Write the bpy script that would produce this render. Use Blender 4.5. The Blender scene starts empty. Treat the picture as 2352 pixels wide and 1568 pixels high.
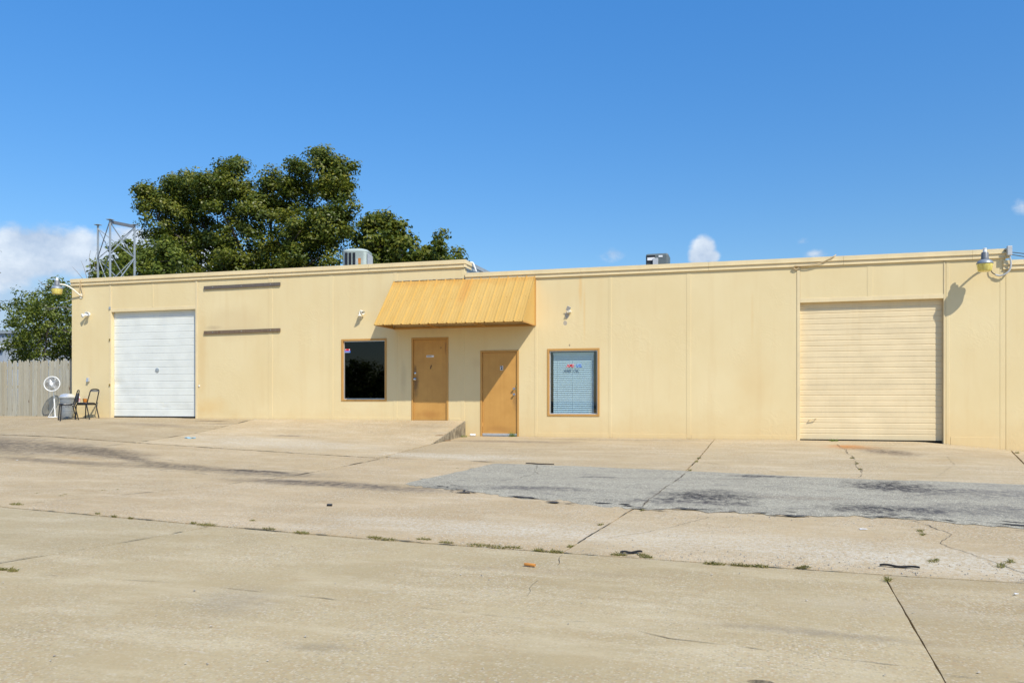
import bpy, bmesh, math, random
import numpy as np
from mathutils import Vector, Matrix, noise as mnoise

random.seed(7)
rng = np.random.default_rng(11)
scene = bpy.context.scene
COL = scene.collection
R = math.radians

# ------------------------------------------------------------------ camera
FPX, HZ, CX = 1895.0, 920.0, 1176.0           # measured in a 2352 px wide view of the photograph
TH = math.atan(.2885)
DV = (-math.sin(TH), math.cos(TH)); RV = (math.cos(TH), math.sin(TH))
CAM = (-21.1*DV[0], -21.1*DV[1], .91)
cam = bpy.data.cameras.new('camera'); camo = bpy.data.objects.new('camera', cam); COL.objects.link(camo)
camo.location = CAM; camo.rotation_euler = (R(90), 0, TH)
cam.sensor_width = 36; cam.lens = 36*FPX/2352; cam.shift_y = (HZ-784)/2352
cam.clip_start = .05; cam.clip_end = 3000
scene.camera = camo

# ------------------------------------------------------------------ world, sun, exposure
SUN = Vector((1.385, -1.2, 1.9)).normalized()
SUN_EL = math.asin(SUN.z); SUN_AZ = math.atan2(SUN.x, SUN.y)
SKY_STRENGTH = .10
EXPOSURE = .5
scene.view_settings.view_transform = 'Standard'; scene.view_settings.look = 'None'
scene.view_settings.exposure = EXPOSURE; scene.view_settings.gamma = 1
scene.view_settings.use_curve_mapping = False
scene.render.engine = 'CYCLES'

sl = bpy.data.lights.new('sun', 'SUN'); slo = bpy.data.objects.new('sun', sl); COL.objects.link(slo)
sl.energy = 3.4; sl.angle = R(.53); sl.color = (1, .94, .83)
slo.rotation_euler = (-SUN).to_track_quat('-Z', 'Y').to_euler(); slo.location = SUN*60

world = bpy.data.worlds.new('World'); scene.world = world; world.use_nodes = True
world.cycles.sampling_method = 'MANUAL'; world.cycles.sample_map_resolution = 512

class NT:
    """small helper to write node trees"""
    def __init__(s, tree): s.t = tree; s.n = tree.nodes; s.l = tree.links
    def new(s, typ, **kw):
        n = s.n.new(typ)
        for k, v in kw.items(): setattr(n, k, v)
        return n
    def put(s, sock, v):
        if isinstance(v, bpy.types.NodeSocket): s.l.new(v, sock)
        elif v is not None:
            if hasattr(sock.default_value, '__len__') and not hasattr(v, '__len__'): v = [v]*len(sock.default_value)
            if hasattr(v, '__len__') and len(sock.default_value) == 4 and len(v) == 3: v = (*v, 1)
            sock.default_value = v
    def math(s, op, a, b=None, c=None, clamp=False):
        n = s.new('ShaderNodeMath', operation=op, use_clamp=clamp)
        for i, v in enumerate((a, b, c)):
            if v is not None: s.put(n.inputs[i], v)
        return n.outputs[0]
    def vec(s, op, a, b=None, scale=None):
        n = s.new('ShaderNodeVectorMath', operation=op)
        s.put(n.inputs[0], a)
        if b is not None: s.put(n.inputs[1], b)
        if scale is not None: s.put(n.inputs['Scale'], scale)
        return n.outputs['Value'] if op in ('LENGTH', 'DOT_PRODUCT', 'DISTANCE') else n.outputs[0]
    def noise(s, vec, scale, detail=4, rough=.55, dist=0, out=0):
        n = s.new('ShaderNodeTexNoise')
        if vec is not None: s.put(n.inputs['Vector'], vec)
        n.inputs['Scale'].default_value = scale; n.inputs['Detail'].default_value = detail
        n.inputs['Roughness'].default_value = rough; n.inputs['Distortion'].default_value = dist
        return n.outputs[out]
    def vor(s, vec, scale, feature='F1', out=0):
        n = s.new('ShaderNodeTexVoronoi', feature=feature)
        s.put(n.inputs['Vector'], vec); n.inputs['Scale'].default_value = scale
        return n.outputs[out]
    def mapr(s, v, a, b, c=0, d=1, smooth=False):
        n = s.new('ShaderNodeMapRange', clamp=True)
        n.interpolation_type = 'SMOOTHSTEP' if smooth else 'LINEAR'
        s.put(n.inputs[0], v)
        for i, q in enumerate((a, b, c, d)): s.put(n.inputs[i+1], q)
        return n.outputs[0]
    def mix(s, f, a, b, mode='MIX'):
        n = s.new('ShaderNodeMix', data_type='RGBA', blend_type=mode)
        s.put(n.inputs[0], f); s.put(n.inputs[6], a); s.put(n.inputs[7], b)
        return n.outputs[2]
    def map(s, vec, loc=(0,0,0), rot=(0,0,0), scale=(1,1,1)):
        n = s.new('ShaderNodeMapping')
        s.put(n.inputs['Vector'], vec)
        n.inputs['Location'].default_value = loc; n.inputs['Rotation'].default_value = rot; n.inputs['Scale'].default_value = scale
        return n.outputs[0]
    def bump(s, h, strength=.3, dist=.01, normal=None):
        n = s.new('ShaderNodeBump'); n.inputs['Strength'].default_value = strength; n.inputs['Distance'].default_value = dist
        s.put(n.inputs['Height'], h)
        if normal is not None: s.put(n.inputs['Normal'], normal)
        return n.outputs[0]

def pix_dir(px, py):
    a = (px-CX)/FPX; b = (HZ-py)/FPX
    D = (DV[0]+RV[0]*a, DV[1]+RV[1]*a, b)
    return math.atan2(D[0], D[1]), math.atan2(D[2], math.hypot(D[0], D[1]))

def build_world():
    w = NT(world.node_tree); w.n.clear()
    out = w.new('ShaderNodeOutputWorld'); bg = w.new('ShaderNodeBackground')
    bg.inputs['Strength'].default_value = SKY_STRENGTH
    sky = w.new('ShaderNodeTexSky', sky_type='NISHITA')
    sky.sun_disc = False; sky.sun_elevation = SUN_EL; sky.sun_rotation = SUN_AZ
    sky.altitude = 0; sky.air_density = 1.0; sky.dust_density = .4; sky.ozone_density = 3.0
    co = w.new('ShaderNodeTexCoord').outputs['Generated']
    sep = w.new('ShaderNodeSeparateXYZ'); w.put(sep.inputs[0], co)
    az = w.math('ARCTAN2', sep.outputs[0], sep.outputs[1]); el = w.math('ARCSINE', sep.outputs[2])
    hue = w.new('ShaderNodeHueSaturation'); hue.inputs['Saturation'].default_value = SKY_SAT; hue.inputs['Hue'].default_value = .503; hue.inputs['Value'].default_value = SKY_VAL
    w.put(hue.inputs['Color'], sky.outputs[0])
    base = w.vec('SCALE', hue.outputs[0], scale=w.mapr(el, R(4), R(32), .74, 1.34))
    n1 = w.noise(w.map(co, loc=(.3, .1, .7), scale=(1, 1, 1.5)), 17, 8, .6)
    n2 = w.noise(w.map(co, loc=(3.3, 1.1, .2)), 34, 6, .6)
    # cumulus lobes: (azimuth, elevation, half width, half height, density)
    px = [(90,580,95,72,1),(15,605,90,55,1),(165,585,75,55,1),(-90,600,110,70,1),(235,605,70,45,.95),(320,580,80,55,1.05),(385,585,75,55,1.1),(450,600,80,55,1.0),(520,620,80,50,.9),
          (1616,578,30,36,1),(1636,590,20,20,.9),(1598,590,20,25,.9),(1405,582,50,20,.45),(1875,582,48,16,.5),(1840,556,22,12,.3),(2348,472,24,22,.36),(2290,505,40,20,.25)]
    lob = []
    for (x, y, a, b, s) in px:
        A, E_ = pix_dir(x, y); lob.append((A, E_, a/FPX, b/FPX, s))
    for (A, E_, a, b, s) in ((1.4,.12,.16,.05,1),(1.9,.10,.2,.04,.9),(2.7,.11,.14,.05,1),(-1.7,.13,.2,.06,1),(-2.3,.10,.16,.05,.9),(3.05,.12,.1,.04,.8),(-1.1,.12,.15,.05,1)):
        lob.append((A, E_, a, b, s))
    field = None
    for (A, E_, a, b, s) in lob:
        du = w.math('DIVIDE', w.math('SUBTRACT', az, A), a); dv = w.math('DIVIDE', w.math('SUBTRACT', el, E_), b)
        d2 = w.math('ADD', w.math('MULTIPLY', du, du), w.math('MULTIPLY', dv, dv))
        f = w.math('MULTIPLY', w.math('SUBTRACT', 1.25, w.math('SQRT', d2)), s)
        field = f if field is None else w.math('MAXIMUM', field, f)
    shape = w.math('ADD', field, w.math('MULTIPLY', w.math('SUBTRACT', n1, .5), 1.5))
    mask = w.mapr(shape, .12, .62, 0, .86, True)
    # flat grey-blue haze of distant cloud under the left bank, thinning upward all round the horizon
    lit = w.mapr(w.math('ADD', n1, w.math('MULTIPLY', n2, .5)), .55, .95)
    ccol = w.mix(lit, (3.6, 4.3, 5.4), (6.6, 7.0, 7.4))
    A0, E0 = pix_dir(60, 680)
    du = w.math('DIVIDE', w.math('SUBTRACT', az, A0), .17); dv = w.math('DIVIDE', w.math('SUBTRACT', el, .06), .095)
    hz = w.math('SUBTRACT', 1.15, w.math('SQRT', w.math('ADD', w.math('MULTIPLY', du, du), w.math('MULTIPLY', dv, dv))))
    hzm = w.math('MULTIPLY', w.mapr(w.math('ADD', hz, w.math('MULTIPLY', w.math('SUBTRACT', n1, .5), .35)), 0, .7, 0, .75, True), 1)
    c1 = w.mix(hzm, base, (3.2, 4.15, 5.5))
    c2 = w.mix(mask, c1, ccol)
    w.put(bg.inputs['Color'], c2); w.l.new(bg.outputs[0], out.inputs[0])
SKY_SAT, SKY_VAL = 1.32, 1.17
build_world()

# ------------------------------------------------------------------ measuring helpers
def at(px, py, Y=0.):
    a = (px-CX)/FPX; b = (HZ-py)/FPX
    D = (DV[0]+RV[0]*a, DV[1]+RV[1]*a, b); t = (Y-CAM[1])/D[1]
    return Vector((CAM[0]+t*D[0], CAM[1]+t*D[1], CAM[2]+t*D[2]))
def lerp(t, a):
    if t <= a[0][0]: return a[0][1]
    for (x0, y0), (x1, y1) in zip(a, a[1:]):
        if t <= x1: return y0+(y1-y0)*(t-x0)/(x1-x0)
    return a[-1][1]
APRON_X, APRON_D = -1.265, 2.35
def lot_z(x, y):
    z = lerp(max(-y, 0), [(0,0),(7,-.3),(13,-.47),(25,-.7),(60,-2.6)])
    z += min(1, max(0, (-1.3-x)/9))*.40*max(0, 1+y/10)
    if x > 9.5: z -= min(.2, (x-9.5)*.09)*max(0, 1+y/8)
    return z
def G(x, y):
    z = lot_z(x, y)
    if x <= APRON_X and y > -APRON_D-.5:
        z = max(z, .39+(lot_z(x, -APRON_D)-.39)*(-min(y, 0)/APRON_D))
    return z
def gp(px, py, lift=0.):
    a = (px-CX)/FPX; b = (HZ-py)/FPX
    D = (DV[0]+RV[0]*a, DV[1]+RV[1]*a, b); t = 2.
    while t < 90:
        p = [CAM[i]+t*D[i] for i in range(3)]
        if p[2] < G(p[0], p[1]): break
        t += .01
    return Vector((p[0], p[1], G(p[0], p[1])+lift))

# ------------------------------------------------------------------ mesh helpers
class MB:
    def __init__(s): s.v = []; s.f = []
    def add(s, vs, fs):
        o = len(s.v); s.v += [tuple(p) for p in vs]; s.f += [tuple(i+o for i in q) for q in fs]; return s
    def box(s, x0, x1, y0, y1, z0, z1):
        vs = [(x, y, z) for x in (x0, x1) for y in (y0, y1) for z in (z0, z1)]
        return s.add(vs, [(0,1,3,2),(4,6,7,5),(0,4,5,1),(2,3,7,6),(0,2,6,4),(1,5,7,3)])
    def obox(s, c, h, m=None):
        m = m or Matrix.Identity(3); c = Vector(c)
        vs = [c + m @ Vector((x*h[0], y*h[1], z*h[2])) for x in (-1,1) for y in (-1,1) for z in (-1,1)]
        return s.add(vs, [(0,1,3,2),(4,6,7,5),(0,4,5,1),(2,3,7,6),(0,2,6,4),(1,5,7,3)])
    def bar(s, a, b, w, h=None, up=(0,0,1)):
        a, b = Vector(a), Vector(b); d = (b-a); L = d.length; d.normalize()
        u = Vector(up)
        if abs(d.dot(u)) > .98: u = Vector((0,1,0))
        x = d.cross(u).normalized(); z = x.cross(d)
        m = Matrix((x, d, z)).transposed()
        return s.obox((a+b)/2, (w/2, L/2, (h or w)/2), m)
    def tube(s, path, r, n=8, closed=False):
        P = [Vector(p) for p in path]; k = len(P)
        rr = r if hasattr(r, '__len__') else [r]*k
        u = None; o = len(s.v)
        for i in range(k):
            if closed: d = P[(i+1) % k]-P[i-1]
            else: d = P[min(i+1, k-1)]-P[max(i-1, 0)]
            d.normalize()
            if u is None:
                u = d.cross(Vector((0,0,1)))
                if u.length < .1: u = d.cross(Vector((0,1,0)))
            u = (u - d*u.dot(d)).normalized(); w = d.cross(u)
            for j in range(n):
                a = 2*math.pi*j/n; s.v.append(tuple(P[i] + (u*math.cos(a)+w*math.sin(a))*rr[i]))
        for i in range(k if closed else k-1):
            i2 = (i+1) % k
            for j in range(n):
                j2 = (j+1) % n
                s.f.append((o+i*n+j, o+i*n+j2, o+i2*n+j2, o+i2*n+j))
        if not closed:
            s.f.append(tuple(o+j for j in range(n))[::-1]); s.f.append(tuple(o+(k-1)*n+j for j in range(n)))
        return s
    def lathe(s, prof, n=16, origin=(0,0,0), m=None, caps=True):
        m = m or Matrix.Identity(3); c = Vector(origin); o = len(s.v); k = len(prof)
        for (r, z) in prof:
            for j in range(n):
                a = 2*math.pi*j/n; s.v.append(tuple(c + m @ Vector((r*math.cos(a), r*math.sin(a), z))))
        for i in range(k-1):
            for j in range(n):
                j2 = (j+1) % n; s.f.append((o+i*n+j, o+i*n+j2, o+(i+1)*n+j2, o+(i+1)*n+j))
        if caps:
            s.f.append(tuple(o+j for j in range(n))[::-1]); s.f.append(tuple(o+(k-1)*n+j for j in range(n)))
        return s
    def torus(s, c, Rr, r, m=None, n=32, k=8):
        m = m or Matrix.Identity(3)
        return s.tube([Vector(c)+m @ Vector((Rr*math.cos(2*math.pi*i/n), Rr*math.sin(2*math.pi*i/n), 0)) for i in range(n)], r, k, True)
    def extrude_x(s, prof, xs, wob=None):
        """profile of (y,z) points swept along x; wob(x,z) pushes y"""
        o = len(s.v); k = len(prof)
        for x in xs:
            for (y, z) in prof: s.v.append((x, y+(wob(x, z) if wob else 0), z))
        for i in range(len(xs)-1):
            for j in range(k-1):
                s.f.append((o+i*k+j, o+(i+1)*k+j, o+(i+1)*k+j+1, o+i*k+j+1))
        return s
    def mesh(s, name):
        me = bpy.data.meshes.new(name); me.from_pydata(s.v, [], s.f); me.update(); return me
    def build(s, name, mat, parent=None, smooth=False, bevel=0, fix=True):
        me = s.mesh(name)
        if fix:
            bm = bmesh.new(); bm.from_mesh(me); bmesh.ops.recalc_face_normals(bm, faces=bm.faces); bm.to_mesh(me); bm.free()
        return link(name, me, mat, parent, smooth, bevel)
def link(name, me, mat, parent=None, smooth=False, bevel=0):
    o = bpy.data.objects.new(name, me); COL.objects.link(o)
    if mat: me.materials.append(mat) if not me.materials else None
    if smooth:
        me.polygons.foreach_set('use_smooth', [True]*len(me.polygons))
        try: me.set_sharp_from_angle(angle=R(40))
        except Exception: pass
    if bevel:
        b = o.modifiers.new('bevel', 'BEVEL'); b.width = bevel; b.segments = 2; b.limit_method = 'ANGLE'
    if parent is not None: adopt(o, parent)
    return o
def adopt(o, p):
    o.parent = p; o.matrix_parent_inverse = world_of(p).inverted()
def world_of(o):
    m = Matrix.LocRotScale(o.location, o.rotation_euler, o.scale)
    return (world_of(o.parent) @ o.matrix_parent_inverse @ m) if o.parent else m
def tag(o, label, cat=None, group=None, kind=None):
    o['label'] = label
    if cat: o['category'] = cat
    if group: o['group'] = group
    if kind: o['kind'] = kind
    return o
def thing(name, loc, label, cat, group=None, kind=None):
    e = bpy.data.objects.new(name, None); COL.objects.link(e); e.location = loc; e.empty_display_size = .2
    return tag(e, label, cat, group, kind)
def zrot(a): return Matrix.Rotation(a, 3, 'Z')
def axis_to(d):
    return Vector(d).to_track_quat('Z', 'Y').to_matrix()
def text_mb(body, size, shear=0, bold=0.0, depth=.002):
    c = bpy.data.curves.new('lettering', 'FONT'); c.body = body; c.size = size; c.shear = shear; c.offset = bold; c.extrude = depth
    c.align_x = 'CENTER'; c.align_y = 'CENTER'; c.resolution_u = 3
    o = bpy.data.objects.new('lettering', c); COL.objects.link(o)
    dg = bpy.context.evaluated_depsgraph_get(); me = bpy.data.meshes.new_from_object(o.evaluated_get(dg))
    bpy.data.objects.remove(o); bpy.data.curves.remove(c)
    return me
def put_text(name, body, size, pos, mat, parent, shear=0, bold=0., sx=1.):
    me = text_mb(body, size, shear, bold)
    for v in me.vertices: v.co = Vector((v.co.x*sx+pos[0], pos[1]-v.co.z, v.co.y+pos[2]))
    me.materials.clear()
    return link(name, me, mat, parent)

# ------------------------------------------------------------------ materials
def principled(name, rough=.6, metal=0., spec=.4):
    m = bpy.data.materials.new(name); m.use_nodes = True; t = NT(m.node_tree)
    b = t.n['Principled BSDF']; b.inputs['Roughness'].default_value = rough; b.inputs['Metallic'].default_value = metal
    b.inputs['Specular IOR Level'].default_value = spec
    return m, t, b
def pos(t): return t.new('ShaderNodeNewGeometry').outputs['Position']
def simple(name, col, rough=.55, metal=0., spec=.4, var=.12, scale=6., bump=0., dirt=None, dirt_amt=.35, dirt_scale=4.):
    m, t, b = principled(name, rough, metal, spec); p = pos(t)
    n = t.noise(p, scale, 5, .6)
    dark = tuple(c*(1-var) for c in col); lite = tuple(min(1, c*(1+var)) for c in col)
    c = t.mix(t.mapr(n, .3, .7), dark, lite)
    if dirt:
        c = t.mix(t.mapr(t.noise(p, dirt_scale, 6, .65), .52, .75, 0, dirt_amt), c, dirt)
    t.put(b.inputs['Base Color'], c)
    t.put(b.inputs['Roughness'], t.mapr(t.noise(p, scale*3, 3), .3, .7, max(.02, rough-.08), min(1, rough+.1)))
    if bump: t.put(b.inputs['Normal'], t.bump(t.noise(p, 120, 4, .6), bump, .002))
    return m

def ellipse(t, p, nz, cx, cy, rx, ry, rot, soft=.5, rough=.5, axes='xy'):
    """soft-edged blotch with a noisy outline, in metres"""
    m = t.new('ShaderNodeMapping', vector_type='TEXTURE'); t.put(m.inputs['Vector'], p)
    if axes == 'xy':
        m.inputs['Location'].default_value = (cx, cy, 0); m.inputs['Rotation'].default_value = (0, 0, rot); m.inputs['Scale'].default_value = (rx, ry, 1e6)
    else:
        m.inputs['Location'].default_value = (cx, 0, cy); m.inputs['Rotation'].default_value = (0, rot, 0); m.inputs['Scale'].default_value = (rx, 1e6, ry)
    L = t.vec('LENGTH', m.outputs[0])
    L = t.math('ADD', L, t.math('MULTIPLY', t.math('SUBTRACT', nz, .5), rough*2))
    return t.mapr(L, 1-soft, 1+soft*.3, 1, 0, True)

LOT_MARKS = [  # stains, worn areas and other patches: x, y, rx, ry, rot, strength, colour, softness, outline roughness
    (-9.6,-5.9,3.0,1.15,-.15,.62,(.13,.105,.075),.8,.55), (-7.2,-6.1,2.0,.6,-.3,.6,(.10,.08,.06),.8,.5), (-12.5,-5.2,3.0,1.3,-.1,.6,(.12,.10,.08),.8,.5),
    (-5.6,-6.9,1.3,.22,-.45,.55,(.10,.08,.06),.8,.5), (-4.0,-7.6,1.8,.42,-.2,.6,(.11,.09,.065),.8,.6),
    (-2.45,-7.75,.85,.16,-.1,.85,(.045,.035,.03),.6,.7), (-1.9,-8.0,1.3,.45,-.05,.5,(.13,.11,.085),.8,.8),
    (-.6,-8.95,1.9,.38,-.12,.68,(.11,.09,.07),.8,.5), (1.0,-9.3,1.2,.3,-.1,.45,(.12,.10,.08),.8,.5),
    (-6.9,-7.5,2.6,.3,-.12,.5,(.11,.09,.065),.8,.6), (-6.7,-7.05,1.0,.16,-.25,.35,(.40,.24,.08),.8,.6),
    (-9.5,-1.6,2.2,.3,-.1,.28,(.13,.11,.09),.8,.7), (-8.6,-.55,.8,.12,0,.6,(.10,.075,.05),.7,.7), (-7.9,-1.0,.5,.1,.3,.5,(.12,.09,.06),.7,.7),
    (-5.1,-2.3,.5,.14,.1,.45,(.16,.13,.10),.8,.7), (-2.0,-.7,.7,.5,.2,.22,(.17,.14,.10),.9,.6),
    (.3,-1.4,2.1,.35,0,.45,(.15,.12,.09),.9,.6), (2.8,-.6,2.6,.28,0,.35,(.17,.14,.10),.9,.7),
    (7.85,-1.5,.55,.55,.2,.95,(.50,.19,.04),.9,.6), (8.5,-2.5,.5,.9,.5,.72,(.16,.12,.08),.95,.5), (8.15,-1.7,.7,.35,.1,.5,(.30,.17,.07),.95,.6), (9.2,-3.9,.7,.5,.2,.25,(.40,.26,.10),.9,.7),
    (10.2,-2.2,1.3,1.2,.2,.25,(.30,.21,.11),.9,.6), (5.4,-12.1,3.4,.7,-.1,.5,(.63,.585,.465),.8,.9), (2.6,-12.0,1.8,.5,-.1,.45,(.63,.585,.465),.8,.9), (7.6,-12.6,1.4,.6,-.1,.6,(.63,.585,.465),.8,.9),
    (-4.6,-3.6,2.8,1.0,-.1,.6,(.63,.585,.465),.8,.9), (0.2,-4.7,1.8,.6,-.1,.75,(.63,.585,.465),.8,1.0),
    (1.4,-12.4,1.0,.2,-.1,.3,(.63,.585,.465),.8,.9), (6.8,-14.2,.8,.25,-.1,.3,(.45,.38,.27),.9,.9), (6.25,-14.9,.8,.10,-.08,.35,(.22,.18,.13),.9,.7),
    (5.90,-15.86,.075,.035,.1,1.,(.075,.058,.040),.22,.35), (2.35,-15.2,.35,.5,.5,.18,(.22,.21,.20),.9,.7), (3.4,-15.95,.25,.10,.1,.35,(.24,.20,.13),.8,.8), (4.3,-13.7,1.2,.12,.05,.2,(.30,.21,.12),.9,.8),  # first entry: small dark brown patch with an uneven, fairly hard outline
]
def concrete_material(name, wmin, wmax, gain):
    m, t, b = principled(name, .92, 0, .15); p = pos(t)
    flat = t.vec('MULTIPLY', p, (1, 1, 0))
    nl = t.noise(flat, .55, 4, .6); nm = t.noise(flat, 3.1, 6, .65); nf = t.noise(flat, 26, 5, .7)
    col = t.mix(t.mapr(nl, .3, .7), (.385, .312, .190), (.490, .408, .265))
    col = t.mix(t.mapr(nm, .35, .72, 0, .6), col, (.425, .325, .190))
    nw = t.noise(t.map(flat, loc=(7, 3, 0), rot=(0, 0, .1), scale=(.7, 2.2, 1)), .9, 6, .7)
    col = t.mix(t.mapr(nw, .48, .68, 0, .55), col, (.60, .52, .375))
    oi = t.new('ShaderNodeObjectInfo'); col = t.vec('MULTIPLY', t.vec('MULTIPLY', col, oi.outputs['Color']), gain)
    # exposed aggregate: small stones of several colours where the paste has worn off
    vo = t.new('ShaderNodeTexVoronoi'); t.put(vo.inputs['Vector'], flat); vo.inputs['Scale'].default_value = 55; st, sd = vo.outputs[1], vo.outputs[0]
    sepc = t.new('ShaderNodeSeparateColor'); t.put(sepc.inputs[0], st)
    stone = t.mix(sepc.outputs[0], (.20, .165, .115), (.70, .62, .46))
    stone = t.mix(t.math('GREATER_THAN', sepc.outputs[1], .85), stone, (.40, .24, .13))
    wear = t.mapr(t.noise(t.map(flat, loc=(3.1, 9.2, 0)), .8, 6, .72), .36, .62, wmin, wmax)
    col = t.mix(t.math('MULTIPLY', wear, t.math('LESS_THAN', sd, .5)), col, stone)
    pits = t.mapr(t.noise(flat, 85, 3, .7), .62, .72, 0, .55)
    col = t.mix(t.math('MULTIPLY', pits, wear), col, (.10, .08, .055))
    chips = t.mapr(t.noise(t.map(flat, loc=(1, 5, 0), scale=(1, 1.5, 1)), 15, 4, .6), .70, .755, 0, .85)
    col = t.mix(t.math('MULTIPLY', chips, t.mapr(nl, .35, .6)), col, (.13, .10, .07))
    pale = t.mapr(t.noise(t.map(flat, loc=(8, 2, 0), scale=(.7, 1.8, 1)), 9, 5, .7), .60, .72, 0, .45)
    col = t.mix(pale, col, (.62, .56, .45))
    nz = t.noise(flat, 2.6, 6, .68)
    fine = t.mapr(t.noise(t.map(flat, scale=(1, .6, 1)), 9, 6, .75), .34, .58, .25, 1)
    chip = t.mapr(t.noise(t.map(flat, loc=(2, 4, 0), scale=(1, .75, 1)), 22, 6, .85), .44, .56, 0, 1)
    for (x, y, rx, ry, ro, s, c, so, ro2) in LOT_MARKS:
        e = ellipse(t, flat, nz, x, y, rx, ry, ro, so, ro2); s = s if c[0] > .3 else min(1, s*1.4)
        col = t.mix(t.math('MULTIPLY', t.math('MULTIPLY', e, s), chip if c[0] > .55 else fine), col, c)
    t.put(b.inputs['Base Color'], col)
    h = t.math('ADD', t.math('MULTIPLY', nf, .6), t.math('MULTIPLY', t.math('SUBTRACT', .5, sd), t.math('MULTIPLY', wear, .8)))
    t.put(b.inputs['Normal'], t.bump(h, .55, .006))
    return m
def asphalt_material():
    m, t, b = principled('old_asphalt', .9, 0, .2); p = pos(t); flat = t.vec('MULTIPLY', p, (1, 1, 0))
    nl = t.noise(t.map(flat, rot=(0, 0, .1), scale=(.5, 1.6, 1)), 1.1, 6, .68); nf = t.noise(flat, 38, 4, .7)
    col = t.mix(t.mapr(nl, .32, .68), (.275, .250, .190), (.40, .366, .272))
    vo = t.new('ShaderNodeTexVoronoi'); t.put(vo.inputs['Vector'], flat); vo.inputs['Scale'].default_value = 60; st, sd = vo.outputs[1], vo.outputs[0]; sepc = t.new('ShaderNodeSeparateColor'); t.put(sepc.inputs[0], st)
    stone = t.mix(sepc.outputs[0], (.10, .095, .085), (.74, .68, .50))
    col = t.mix(t.math('MULTIPLY', t.math('LESS_THAN', sd, .46), .8), col, stone)
    strk = t.mapr(t.noise(t.map(flat, rot=(0, 0, .08), scale=(.9, 1.3, 1)), 2.4, 9, .78), .55, .66, 0, .6)
    col = t.mix(strk, col, (.10, .095, .10))
    nz = t.noise(t.map(flat, scale=(1.0, .8, 1)), 3.0, 9, .78); fine = t.mapr(t.noise(t.map(flat, scale=(1, .55, 1)), 11, 6, .78), .38, .56, .12, 1)
    for (x, y, rx, ry, ro, s, c, so, r2) in [(5.3,-9.2,.62,.55,-.3,.9,(.035,.033,.036),.8,.8),(5.0,-9.75,.8,.2,0,.7,(.05,.045,.05),.8,.8),(7.75,-7.6,.55,.6,.3,.92,(.03,.028,.032),.8,.8),(8.4,-8.0,.8,.4,0,.55,(.06,.055,.06),.9,.8),
          (7.35,-9.75,.65,.32,0,.9,(.035,.033,.036),.8,.8),(8.3,-9.6,.9,.5,0,.5,(.09,.085,.085),.9,.8),(5.95,-6.75,.5,.13,0,.85,(.04,.04,.045),.7,.8),(2.9,-8.85,.7,.22,0,.7,(.06,.055,.06),.8,.8),(1.6,-9.1,.7,.25,0,.6,(.08,.075,.07),.8,.8),(3.6,-7.4,.5,.1,0,.6,(.06,.055,.06),.8,.8),(6.5,-9.0,.6,.15,0,.5,(.22,.17,.12),.8,.7),(10,-8,1.4,1.2,0,.35,(.14,.13,.13),.9,.7)]:
        e = ellipse(t, flat, nz, x, y, rx*1.15, ry*1.2, ro, .75, 1.7)
        col = t.mix(t.math('MULTIPLY', t.math('MULTIPLY', e, min(1, s*1.08)), fine), col, c)
    t.put(b.inputs['Base Color'], col)
    t.put(b.inputs['Normal'], t.bump(t.math('ADD', nf, t.math('MULTIPLY', sd, -.9)), .7, .006))
    return m
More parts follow.
